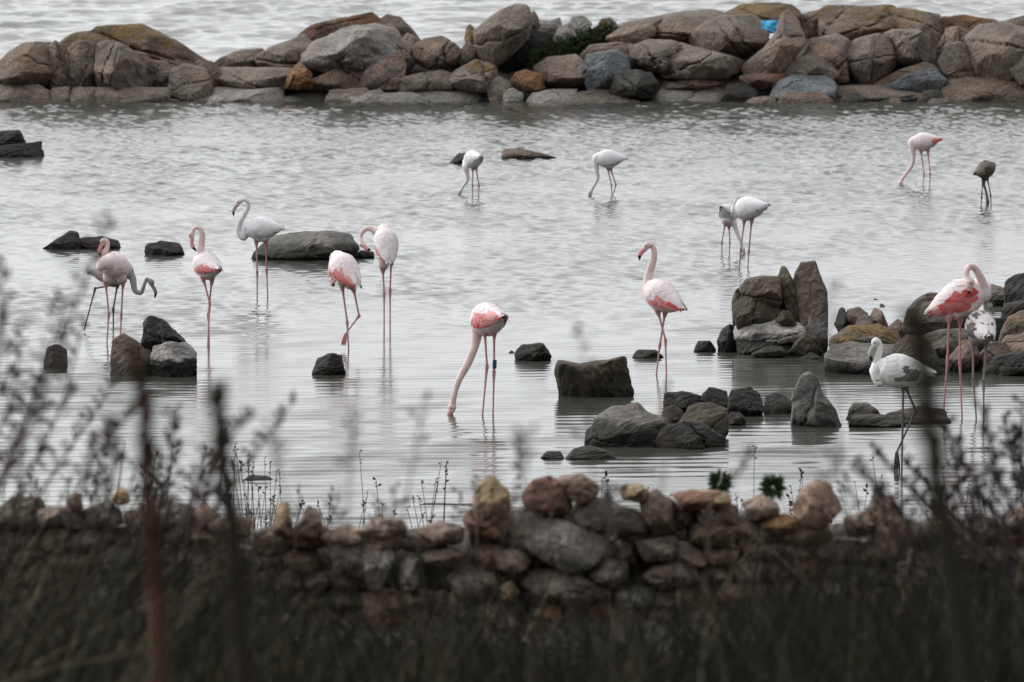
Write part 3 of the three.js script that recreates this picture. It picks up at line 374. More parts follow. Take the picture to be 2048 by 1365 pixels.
// ---- stones standing in the lagoon: [label, class, waterline row, outline, options]
const inWater = [
  ['rounded brown block on top of the tall stacked rock', 'brown', 706, [1481, 580, 1495, 561, 1530, 554, 1558, 557, 1562, 592, 1556, 620, 1520, 614, 1488, 600], { b: 0.25, T: 0.28, tilt: 0.2 }],
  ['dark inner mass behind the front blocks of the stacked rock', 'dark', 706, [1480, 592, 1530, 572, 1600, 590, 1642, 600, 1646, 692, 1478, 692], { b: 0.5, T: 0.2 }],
  ['narrow olive stone down the left edge of the tall stacked rock', 'olive', 706, [1465, 606, 1472, 581, 1488, 577, 1492, 604, 1480, 655, 1466, 652], { b: 0.3, T: 0.2 }],
  ['dark olive front block of the tall stacked rock above its pale band', 'olive', 706, [1469, 614, 1490, 592, 1510, 600, 1560, 616, 1558, 655, 1476, 660], { b: 0.1, T: 0.25, n: 3 }],
  ['thin finger of rock beside the tallest tooth of the stack', 'olive', 706, [1556, 562, 1562, 541, 1572, 536, 1586, 562, 1596, 602, 1604, 650, 1580, 652, 1566, 600], { b: 0.3, T: 0.16 }],
  ['tallest brown tooth at the right of the stacked rock', 'brown', 708, [1587, 574, 1594, 548, 1604, 534, 1632, 530, 1642, 560, 1652, 582, 1654, 645, 1648, 712, 1612, 708, 1600, 640], { b: 0.25, T: 0.28, wet: 1, tide: [0.14, 0.34], c: [1622, 620], facets: 3, sharp: 1, n: 4, rough: 0.12 }],
  ['pale crusted band stone at the base of the stacked rock', 'crust', 706, [1474, 652, 1530, 648, 1552, 641, 1602, 650, 1610, 672, 1592, 684, 1476, 682], { b: -0.05, T: 0.3, n: 4, rough: 0.16 }],
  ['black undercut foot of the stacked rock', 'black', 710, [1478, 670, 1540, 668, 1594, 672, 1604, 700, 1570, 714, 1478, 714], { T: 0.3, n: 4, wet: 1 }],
  ['dark round boulder left of the stacked rock', 'dark', 704, [1436, 684, 1445, 661, 1462, 652, 1474, 665, 1474, 700, 1455, 707, 1438, 704], { wet: 1, weed: 0.1 }],
  ['slanted olive stone at the right foot of the stacked rock', 'olive', 710, [1562, 711, 1590, 690, 1608, 668, 1632, 676, 1644, 704, 1620, 714], { wet: 1, T: 0.2, b: -0.25 }],
  ['small round stone resting on the pale crusted band', 'olive', 706, [1554, 638, 1566, 621, 1579, 624, 1594, 650, 1560, 650], { b: -0.1, T: 0.12 }],
  ['low flat stone at the waterline in front of the stacked rock', 'olive', 711, [1502, 710, 1530, 695, 1560, 694, 1578, 708, 1540, 714], { wet: 1, b: -0.35, T: 0.15 }],
  ['flat dark stone awash right in front of the stacked rock', 'dark', 715, [1590, 716, 1625, 705, 1648, 714], { wet: 1, T: 0.15, b: -0.2 }],
  // right hand cluster
  ['small dark upright stone at the left top of the right cluster', 'dark', 720, [1670, 650, 1680, 621, 1690, 618, 1702, 664, 1680, 668], { b: 0.6 }],
  ['dark brown dome at the top left of the right cluster', 'brown', 720, [1686, 648, 1697, 621, 1718, 617, 1736, 630, 1744, 658, 1700, 662], { b: 0.6 }],
  ['pinkish round stone behind the young bird', 'pink', 720, [1738, 640, 1751, 618, 1765, 625, 1778, 656, 1746, 656], { b: 0.7 }],
  ['grey rounded stone between the brown dome and pinkish stone', 'grey', 720, [1706, 660, 1720, 636, 1735, 633, 1756, 660, 1734, 674], { b: 0.35, T: 0.18 }],
  ['wide rust brown rock behind the head of the white young bird', 'brown', 724, [1664, 678, 1700, 656, 1760, 652, 1792, 666, 1804, 698, 1740, 704, 1668, 700], { b: 0.2, T: 0.35, lichen: 0.25 }],
  ['large pale front rock of the right cluster', 'pale', 748, [1652, 716, 1668, 692, 1720, 688, 1792, 694, 1806, 744, 1740, 752, 1658, 750], { wet: 1, T: 0.35, n: 3, weed: 0.05 }],
  ['rounded olive grey boulder right of the pale front rock', 'olive', 752, [1786, 700, 1818, 676, 1850, 680, 1872, 706, 1880, 752, 1840, 760, 1790, 752], { wet: 1, b: 0.15 }],
  ['small brown stone behind the rounded olive boulder', 'brown', 724, [1762, 668, 1798, 640, 1818, 660, 1806, 688], { b: 0.5 }],
  ['brown rear rock left of the red winged bird', 'brown', 700, [1808, 650, 1815, 620, 1835, 602, 1855, 590, 1876, 588, 1884, 602, 1856, 632, 1826, 658], { b: 0.9 }],
  ['grey rock behind the belly of the red winged bird', 'grey', 712, [1832, 650, 1850, 612, 1890, 600, 1922, 610, 1934, 644, 1900, 674, 1840, 672], { b: 0.5, T: 0.35 }],
  ['pale low slab behind the legs of the red winged bird', 'grey', 735, [1836, 680, 1880, 662, 1940, 660, 1950, 696, 1890, 716, 1846, 708], { b: 0.2, T: 0.3 }],
  ['brown round stone right of the red winged bird legs', 'pink', 745, [1894, 724, 1928, 684, 1952, 690, 1960, 722, 1934, 740, 1898, 742], { wet: 1, T: 0.2 }],
  ['brown stone between the legs of the mottled young bird', 'brown', 745, [1950, 724, 1980, 686, 2010, 690, 2034, 718, 1990, 742, 1952, 742], { wet: 1, T: 0.25, b: 0.1 }],
  ['pale tan slab at the right frame edge', 'pink', 738, [1994, 704, 2018, 676, 2060, 668, 2090, 668, 2090, 716, 2010, 722], { b: 0.15, T: 0.3, tilt: 0.9 }],
  ['brown boulder above the pale tan slab', 'brown', 724, [2002, 680, 2018, 636, 2055, 624, 2090, 622, 2090, 690, 2010, 694], { b: 0.5, T: 0.3 }],
  ['black boulder at the right frame edge of the water', 'black', 690, [2010, 612, 2014, 566, 2030, 555, 2060, 548, 2095, 548, 2095, 640, 2016, 640], { b: 1.2, T: 0.4 }],
  ['dark stone between the black boulder and the brown one', 'dark', 712, [2000, 645, 2014, 611, 2050, 604, 2090, 610, 2090, 650, 2008, 656], { b: 0.8 }],
  ['low grey hump behind the preening bird', 'grey', 612, [1970, 604, 1976, 580, 1990, 572, 2016, 582, 2022, 606], { wet: 1, T: 0.5 }],
  ['black wet rock at the foot of the pale tan slab', 'black', 752, [1966, 742, 1985, 722, 2010, 712, 2060, 704, 2090, 706, 2090, 756, 1972, 756], { wet: 1, T: 0.3, n: 3 }],
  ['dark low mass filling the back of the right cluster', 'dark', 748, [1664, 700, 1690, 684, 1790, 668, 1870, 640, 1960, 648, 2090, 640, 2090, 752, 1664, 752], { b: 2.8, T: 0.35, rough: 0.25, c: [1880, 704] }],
  // front cluster
  ['long pale topped rock of the front cluster', 'pale', 893, [1184, 868, 1190, 841, 1225, 822, 1275, 812, 1296, 832, 1330, 843, 1362, 870, 1350, 895, 1190, 892], { wet: 1, T: 0.3, weed: 0.2, tilt: 0.6, c: [1262, 862] }],
  ['dark left end stone of the front cluster', 'dark', 893, [1169, 892, 1172, 863, 1190, 855, 1204, 878, 1196, 896], { wet: 1, T: 0.15 }],
  ['low dark middle rock of the front cluster', 'dark', 897, [1310, 880, 1335, 856, 1370, 846, 1404, 850, 1446, 876, 1444, 900, 1330, 900], { wet: 1, T: 0.28 }],
  ['small smooth round stone in the front cluster', 'olive', 880, [1321, 838, 1330, 818, 1349, 812, 1366, 825, 1364, 848, 1330, 850], { T: 0.13, b: 0.35 }],
  ['rounded brown grey boulder at the right of the front cluster', 'olive', 880, [1362, 846, 1380, 815, 1420, 811, 1453, 822, 1454, 862, 1442, 884, 1374, 884], { T: 0.22, wet: 1, weed: 0.08 }],
  ['dark wedge shaped rock behind the small round stone', 'dark', 824, [1328, 822, 1333, 790, 1365, 785, 1408, 796, 1404, 824], { wet: 1, T: 0.2 }],
  ['dark lumpy rock in the middle of the rear row', 'dark', 824, [1396, 822, 1406, 790, 1420, 779, 1452, 785, 1464, 818, 1430, 826], { wet: 1, T: 0.2 }],
  ['dark rounded rock at the right of the rear row', 'dark', 832, [1452, 826, 1464, 782, 1500, 780, 1521, 790, 1525, 822, 1500, 834], { wet: 1, T: 0.22 }],
  ['small black round stone right of the brown grey boulder', 'black', 852, [1453, 848, 1464, 826, 1480, 826, 1492, 842, 1488, 854], { wet: 1, T: 0.12 }],
  ['low dark stone left of the pointed cone rock', 'dark', 828, [1529, 824, 1534, 796, 1550, 789, 1572, 795, 1594, 812, 1588, 830], { wet: 1, T: 0.18 }],
  ['pointed grey cone rock standing alone in the water', 'pale', 853, [1584, 856, 1588, 792, 1604, 756, 1619, 746, 1632, 755, 1646, 790, 1672, 822, 1690, 854], { wet: 1, T: 0.25, tilt: 0.15, c: [1626, 815], cs: 2, weed: 0.03 }],
  ['small grey stone right of the cone rock', 'grey', 840, [1690, 838, 1709, 808, 1735, 808, 1758, 826, 1756, 842], { wet: 1, T: 0.16 }],
  ['low flat slab in front of the small grey stone', 'olive', 855, [1698, 856, 1704, 834, 1760, 830, 1802, 840, 1816, 856], { wet: 1, T: 0.2 }],
  ['long low slab behind the legs of the white young bird', 'olive', 849, [1752, 848, 1780, 828, 1850, 814, 1890, 824, 1900, 848], { wet: 1, T: 0.25, b: 0.1 }],
  ['small olive stone left of the low pointed stone near shore', 'olive', 918, [1075, 919, 1094, 905, 1120, 905, 1132, 919], { wet: 1, T: 0.12 }],
  ['low pointed stone awash in front of the front cluster', 'olive', 919, [1126, 919, 1150, 899, 1180, 893, 1210, 903, 1240, 919], { wet: 1, T: 0.16 }],
  ['flat speckled stone awash at the right foot of the front cluster', 'grey', 888, [1396, 888, 1412, 880, 1436, 880, 1446, 887], { wet: 1, T: 0.1, b: -0.35 }],
  ['square cut block with a hollowed top left of the front cluster', 'olive', 794, [1117, 738, 1124, 724, 1160, 730, 1205, 724, 1248, 715, 1251, 732, 1257, 766, 1270, 795, 1124, 795, 1118, 764], { wet: 1, T: 0.22, n: 4.2, tilt: -0.25, weed: 0.08, facets: 3, cs: 2 }],
  ['small dark angular stone right of the ringed feeding bird', 'dark', 722, [1031, 710, 1044, 692, 1086, 689, 1102, 714, 1094, 723, 1034, 722], { wet: 1, T: 0.18 }],
  ['thin flat stone left of the small angular stone', 'dark', 707, [1008, 707, 1024, 702, 1036, 707], { wet: 1, T: 0.1 }],
  ['low flat stone behind the legs of the standing bird', 'dark', 717, [1263, 716, 1274, 701, 1312, 702, 1334, 717], { wet: 1, T: 0.14 }],
  ['small black domed stone between the standing bird and the stack', 'black', 704, [1386, 702, 1397, 684, 1420, 683, 1432, 700, 1422, 706], { wet: 1, T: 0.14 }],
  ['black angular stone alone in the middle of the water', 'black', 751, [624, 744, 634, 718, 664, 710, 681, 714, 689, 744, 670, 752, 630, 751], { wet: 1, T: 0.2 }],
  ['dark jagged rock rising above the white topped rock', 'dark', 752, [284, 700, 288, 652, 304, 637, 326, 644, 350, 670, 374, 690, 378, 712, 300, 716], { b: 0.35, T: 0.25, rough: 0.2 }],
  ['white topped square rock in the left group', 'dark', 754, [303, 716, 308, 696, 330, 690, 370, 689, 389, 708, 391, 754, 310, 756], { wet: 1, T: 0.25, n: 3.6, tide: [0.15, 0.5] }],
  ['brown rock at the left side of the left group', 'brown', 752, [223, 714, 227, 681, 245, 671, 272, 690, 302, 702, 306, 752, 260, 756, 225, 750], { wet: 1, T: 0.28, weed: 0.12 }],
  ['small dark upright stone behind the leaning seed stalks', 'dark', 736, [89, 722, 94, 697, 114, 691, 131, 700, 133, 732, 118, 737, 91, 737], { wet: 1, T: 0.16 }],
  ['black pointed rock behind the leftmost flamingos', 'black', 499, [72, 498, 110, 481, 138, 463, 153, 468, 162, 496, 150, 500], { wet: 1, T: 0.3 }],
  ['low black rock right of the pointed black rock', 'black', 498, [152, 496, 160, 478, 200, 474, 236, 484, 238, 498], { wet: 1, T: 0.3 }],
  ['black low rock left of the bird with the hooped neck', 'black', 511, [289, 507, 295, 490, 320, 484, 356, 488, 370, 510, 300, 513], { wet: 1, T: 0.3 }],
  ['long black rock with a pale flat top', 'pale', 520, [513, 506, 536, 482, 580, 471, 650, 468, 690, 471, 712, 496, 702, 520, 600, 523, 518, 520], { wet: 1, T: 0.55, n: 3, tilt: 0.9, weed: 0.2 }],
  ['thin black stone at the right end of the pale topped rock', 'black', 517, [700, 515, 722, 502, 746, 505, 748, 517], { wet: 1, T: 0.25 }],
  ['dark pointed rock behind the leftmost far feeding bird', 'dark', 328, [892, 328, 918, 308, 945, 307, 960, 328], { wet: 1, T: 0.4, mat: 0 }],
  ['low brown rock tapering to the right in the far water', 'brown', 318, [1002, 316, 1010, 300, 1035, 297, 1060, 302, 1092, 310, 1130, 317, 1070, 319], { wet: 1, T: 0.4, c: [1045, 311] }],
  ['dark upper rock at the left frame edge', 'dark', 312, [-30, 300, -20, 268, 5, 263, 35, 262, 47, 284, 42, 304], { b: 0.5, T: 0.5 }],
  ['black lower rock at the left frame edge', 'black', 314, [-30, 314, -20, 296, 40, 289, 78, 284, 86, 314], { wet: 1, T: 0.5 }],
  ['leftmost of three tiny stones before the ridge', 'dark', 235, [733, 235, 741, 231, 749, 235], { wet: 1, T: 0.1 }],
  ['middle one of three tiny stones before the ridge', 'dark', 235, [795, 235, 802, 230, 809, 235], { wet: 1, T: 0.1 }],
  ['rightmost of three tiny stones before the ridge', 'dark', 235, [871, 235, 879, 230, 887, 235], { wet: 1, T: 0.1 }],
  ['lone reddish stone just in front of the ridge waterline', 'red', 219, [558, 219, 570, 211, 590, 212, 598, 219], { wet: 1, T: 0.25 }],
  ['low dark stone near the shore left of the thin rushes', 'dark', 962, [478, 962, 500, 952, 536, 954, 554, 963], { wet: 1, T: 0.1 }],
  ['tiny dark stone in the water behind the right cluster', 'dark', 601, [1742, 601, 1752, 596, 1764, 601], { wet: 1, T: 0.08 }],
  ['flat dark stone in the water above the pinkish round stone', 'dark', 614, [1756, 613, 1764, 607, 1778, 613], { wet: 1, T: 0.12 }],
];
for (const [label, cls, row, flat, o] of inWater) {
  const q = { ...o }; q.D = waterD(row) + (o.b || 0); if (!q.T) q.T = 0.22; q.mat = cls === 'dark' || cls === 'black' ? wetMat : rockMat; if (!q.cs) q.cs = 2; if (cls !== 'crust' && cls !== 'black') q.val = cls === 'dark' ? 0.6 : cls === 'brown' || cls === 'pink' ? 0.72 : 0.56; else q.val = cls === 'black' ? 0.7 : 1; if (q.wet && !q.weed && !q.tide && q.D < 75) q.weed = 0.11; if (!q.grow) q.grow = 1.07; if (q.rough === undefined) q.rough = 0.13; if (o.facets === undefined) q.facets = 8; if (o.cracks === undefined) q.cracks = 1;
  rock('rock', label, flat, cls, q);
}
{ // thin mud bar by the shore
  const g = rockGeo([770, 1016, 860, 1011, 1040, 1012, 1046, 1018, 900, 1020], 'dark', { D: waterD(1016), T: 0.25, wet: 1 });
  const m = mesh('mud_bar', g.g, wetMat); m.position.copy(g.C); tag(m, 'thin dark mud bar in the shallows behind the wall', 'mud bar', null, 'structure');
}

/* --------------------------------------------------------- dry stone wall */
{
  const WD = 25, wall = group('stone_wall', P(1024, 1320, WD));
  tag(wall, 'rough dry stone wall of brown and grey field stones above the shore', 'stone wall');
  const put = (flat, cls, o = {}) => { const r = rockGeo(flat, cls, { D: WD, T: 0.11, nt: 42, np: 14, rough: 0.24, n: 4, facets: 14, sharp: 1, cracks: 2, tilt: 0.12, cs: 5, grow: 1.07, ...o }); const m = mesh('stone', r.g, rockMat, wall); m.position.copy(r.C).sub(wall.position); return m; };
  const S = [
    ['tan', [944, 1012, 950, 985, 966, 965, 990, 962, 1016, 986, 1021, 1022, 1010, 1046, 950, 1042]], ['red', [928, 1050, 940, 1026, 1010, 1030, 1024, 1056, 1000, 1080, 942, 1070]],
    ['red', [1041, 994, 1070, 961, 1100, 957, 1136, 976, 1146, 1016, 1130, 1032, 1070, 1027]], ['brown', [1118, 958, 1165, 951, 1196, 970, 1194, 992, 1156, 1010, 1136, 990]],
    ['grey', [1148, 1040, 1164, 994, 1200, 1000, 1270, 1024, 1308, 1060, 1222, 1070, 1160, 1056]], ['pale', [1022, 1054, 1050, 1030, 1140, 1044, 1202, 1056, 1218, 1082, 1180, 1132, 1130, 1142, 1060, 1102]],
    ['tan', [1238, 980, 1252, 971, 1284, 972, 1302, 988, 1292, 1006, 1248, 1000]], ['brown', [1280, 1004, 1312, 985, 1348, 1006, 1348, 1064, 1312, 1070, 1285, 1032]],
    ['grey', [1272, 1084, 1352, 1070, 1354, 1114, 1290, 1124]], ['grey', [1178, 1144, 1200, 1118, 1256, 1125, 1252, 1158, 1226, 1178, 1184, 1168]],
    ['grey', [1046, 1168, 1075, 1145, 1150, 1150, 1234, 1192, 1150, 1214, 1078, 1204]], ['pink', [982, 1104, 1048, 1096, 1062, 1122, 1030, 1158, 998, 1142]],
    ['grey', [896, 1158, 924, 1138, 986, 1140, 998, 1178, 970, 1204, 908, 1194]], ['pale', [797, 1134, 814, 1117, 836, 1120, 838, 1178, 815, 1188, 799, 1178]],
    ['pale', [724, 1092, 792, 1079, 788, 1112, 762, 1184, 734, 1178]], ['grey', [656, 1084, 720, 1074, 736, 1120, 722, 1156, 668, 1146]],
    ['pink', [732, 1054, 760, 1038, 802, 1041, 814, 1062, 772, 1074, 734, 1076]], ['pink', [836, 1062, 878, 1045, 928, 1060, 924, 1088, 858, 1094]],
    ['brown', [846, 1106, 900, 1096, 934, 1110, 914, 1134, 854, 1130]], ['grey', [1286, 1154, 1330, 1122, 1388, 1126, 1394, 1170, 1318, 1180]],
    ['rust', [1062, 1222, 1116, 1210, 1126, 1246, 1080, 1254]], ['grey', [914, 1230, 978, 1206, 1032, 1214, 1042, 1264, 956, 1272]],
    ['tan', [999, 1174, 1024, 1161, 1040, 1186, 1022, 1212, 1001, 1198]], ['red', [1346, 992, 1380, 984, 1440, 986, 1450, 1010, 1380, 1024]],
    ['tan', [1392, 1003, 1408, 987, 1456, 989, 1462, 1009, 1420, 1019]], ['pink', [128, 1016, 142, 990, 160, 991, 164, 1020, 140, 1026]],
    ['tan', [222, 998, 238, 978, 254, 986, 258, 1006, 236, 1012]], ['tan', [546, 1070, 556, 1014, 566, 1006, 578, 1012, 584, 1070]],
    ['brown', [590, 1068, 616, 1012, 642, 1030, 644, 1078]], ['pink', [1586, 1014, 1606, 986, 1632, 964, 1662, 974, 1684, 1022, 1640, 1056, 1598, 1044]],
    ['pink', [1736, 1030, 1754, 985, 1792, 1010, 1818, 1062, 1804, 1126, 1750, 1108]], ['pink', [1486, 1010, 1518, 994, 1558, 1010, 1556, 1038, 1498, 1040]],
    ['rust', [1520, 1040, 1570, 1030, 1600, 1046, 1590, 1066, 1530, 1068]], ['pink', [60, 1030, 96, 1016, 124, 1028, 120, 1052, 66, 1054]],
    ['grey', [170, 1022, 210, 1006, 240, 1018, 238, 1052, 176, 1056]], ['pink', [640, 1072, 690, 1052, 726, 1062, 722, 1084, 652, 1092]],
    ['pink', [1690, 1040, 1730, 1026, 1748, 1048, 1736, 1074, 1696, 1072]], ['brown', [1840, 1050, 1880, 1032, 1930, 1046, 1926, 1074, 1850, 1078]],
    ['pink', [2010, 1030, 2036, 1018, 2070, 1024, 2072, 1058, 2016, 1060]], ['grey', [250, 1030, 300, 1014, 340, 1028, 338, 1062, 260, 1068]], ['brown', [420, 1046, 460, 1032, 500, 1042, 500, 1074, 426, 1078]],
  ];
  for (const [c, f] of S) put(f, c, { D: WD - 0.02 });
  const polys = S.map(s => pairs(s[1]));
  const topAt = x => x < 450 ? 1016 : x < 700 ? 1058 : x < 930 ? 1064 : x < 1350 ? 1010 : x < 1500 ? 1012 : x < 1700 ? 1040 : 1050;
  const kinds = ['grey', 'grey', 'brown', 'pale', 'pink', 'brown', 'olive', 'red', 'grey'];
  for (let row = 0; row < 8; row++) {
    let x = -190 + rr(0, 40);
    while (x < 2250) {
      const w = rr(52, 118), h = rr(44, 62), cx = x + w / 2, y = topAt(cx) + 20 + row * 41 + rr(-7, 7); x += w * 0.82;
      if (y > 1345) continue;
      const hit = polys.some(p => inside(p, cx, y)); if (hit) continue;
      const f = [], k = 5 + Math.floor(rnd() * 3), a0 = rnd() * 6;
      for (let i = 0; i < k; i++) { const a = a0 + i / k * 6.283, e = rr(0.85, 1.2), c = Math.cos(a), s = Math.sin(a); f.push(cx + Math.sign(c) * Math.pow(Math.abs(c), 0.75) * w / 2 * e, y + Math.sign(s) * Math.pow(Math.abs(s), 0.75) * h / 2 * e); }
      put(f, kinds[Math.floor(rnd() * kinds.length)], { D: WD + rr(0.02, 0.08) });
    }
  }
  // rubble heart behind the facing stones
  const pos = [], idx = [], col = [], nx = 160, rows = [[0.05, 0], [0.06, 0.5], [0.1, 0.85], [0.2, 1], [0.42, 1], [0.55, 0.5], [0.6, -0.3]];
  for (const [b, k] of rows) for (let i = 0; i <= nx; i++) {
    const px = -260 + 2600 * i / nx, t = P(px, topAt(px) + 26, WD + 0.2).y, bt = gy(WD) - 0.3, p = P(px, 1200, WD + 0.05 + b), n = fbm(p.x * 5, k * 5, b * 9, 3);
    pos.push(p.x - wall.position.x, lerp(bt, t + n * 0.08, k) - wall.position.y, p.z + n * 0.06 - wall.position.z); const c = 0.8 + n; col.push(0.06 * c, 0.052 * c, 0.043 * c);
  }
  for (let j = 0; j < rows.length - 1; j++) for (let i = 0; i < nx; i++) { const a = j * (nx + 1) + i; idx.push(a, a + 1, a + nx + 1, a + 1, a + nx + 2, a + nx + 1); }
  mesh('rubble_core', geo(pos, idx, col), new THREE.MeshStandardMaterial({ vertexColors: true, roughness: 1 }), wall);
}

/* --------------------------------------------------------------- flamingos */
const featherMat = new THREE.MeshStandardMaterial({ vertexColors: true, roughness: 0.85, side: THREE.DoubleSide });
const bodyMat = new THREE.MeshStandardMaterial({ vertexColors: true, roughness: 0.9 });
const eyeMat = new THREE.MeshStandardMaterial({ color: new THREE.Color().setRGB(0.02, 0.015, 0.01), roughness: 0.2 });
const ringMat = new THREE.MeshStandardMaterial({ color: new THREE.Color().setRGB(0.03, 0.075, 0.14), roughness: 0.4 });
const BIRD = {
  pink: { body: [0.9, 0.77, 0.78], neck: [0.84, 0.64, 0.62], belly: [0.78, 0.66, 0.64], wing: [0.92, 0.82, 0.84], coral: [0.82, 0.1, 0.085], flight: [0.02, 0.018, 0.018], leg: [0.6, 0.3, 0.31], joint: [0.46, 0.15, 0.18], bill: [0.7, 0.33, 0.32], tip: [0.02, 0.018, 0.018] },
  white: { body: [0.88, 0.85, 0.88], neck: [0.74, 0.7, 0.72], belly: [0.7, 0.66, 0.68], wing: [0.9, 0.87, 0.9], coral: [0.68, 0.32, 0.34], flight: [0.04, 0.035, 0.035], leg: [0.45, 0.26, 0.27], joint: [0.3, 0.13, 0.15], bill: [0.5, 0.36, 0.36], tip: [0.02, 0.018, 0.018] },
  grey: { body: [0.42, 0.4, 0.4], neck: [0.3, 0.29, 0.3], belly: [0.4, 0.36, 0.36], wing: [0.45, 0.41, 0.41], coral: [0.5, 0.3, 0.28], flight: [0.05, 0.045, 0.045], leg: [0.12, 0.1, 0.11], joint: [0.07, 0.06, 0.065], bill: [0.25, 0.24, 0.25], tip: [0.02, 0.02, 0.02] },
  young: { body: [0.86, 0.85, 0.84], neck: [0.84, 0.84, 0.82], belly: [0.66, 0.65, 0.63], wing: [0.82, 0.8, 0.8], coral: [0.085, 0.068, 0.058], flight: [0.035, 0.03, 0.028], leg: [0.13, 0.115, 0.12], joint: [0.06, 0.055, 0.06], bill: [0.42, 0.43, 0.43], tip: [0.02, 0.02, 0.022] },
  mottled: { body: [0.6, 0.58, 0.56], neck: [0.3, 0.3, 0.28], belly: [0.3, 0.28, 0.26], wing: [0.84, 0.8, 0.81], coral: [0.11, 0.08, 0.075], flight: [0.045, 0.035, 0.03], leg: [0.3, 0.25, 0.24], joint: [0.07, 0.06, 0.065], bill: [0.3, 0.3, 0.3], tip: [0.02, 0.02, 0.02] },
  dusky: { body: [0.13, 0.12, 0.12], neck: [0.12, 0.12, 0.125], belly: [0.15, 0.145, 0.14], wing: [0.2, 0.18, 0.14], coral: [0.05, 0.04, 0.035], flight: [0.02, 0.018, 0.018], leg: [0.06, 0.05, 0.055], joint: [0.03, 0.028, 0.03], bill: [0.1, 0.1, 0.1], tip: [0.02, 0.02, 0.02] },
};
const TORSO = [[-0.265, 0.008, 0.014], [-0.22, 0.036, 0.046], [-0.165, 0.074, 0.08], [-0.09, 0.112, 0.11], [-0.01, 0.136, 0.128], [0.07, 0.136, 0.127], [0.135, 0.112, 0.104], [0.185, 0.078, 0.076]];
function torsoR(t) { for (let i = 0; i < TORSO.length - 1; i++) if (t <= TORSO[i + 1][0]) { const k = clamp((t - TORSO[i][0]) / (TORSO[i + 1][0] - TORSO[i][0])), s = k; return [lerp(TORSO[i][1], TORSO[i + 1][1], s), lerp(TORSO[i][2], TORSO[i + 1][2], s)]; } return [0.078, 0.076]; }
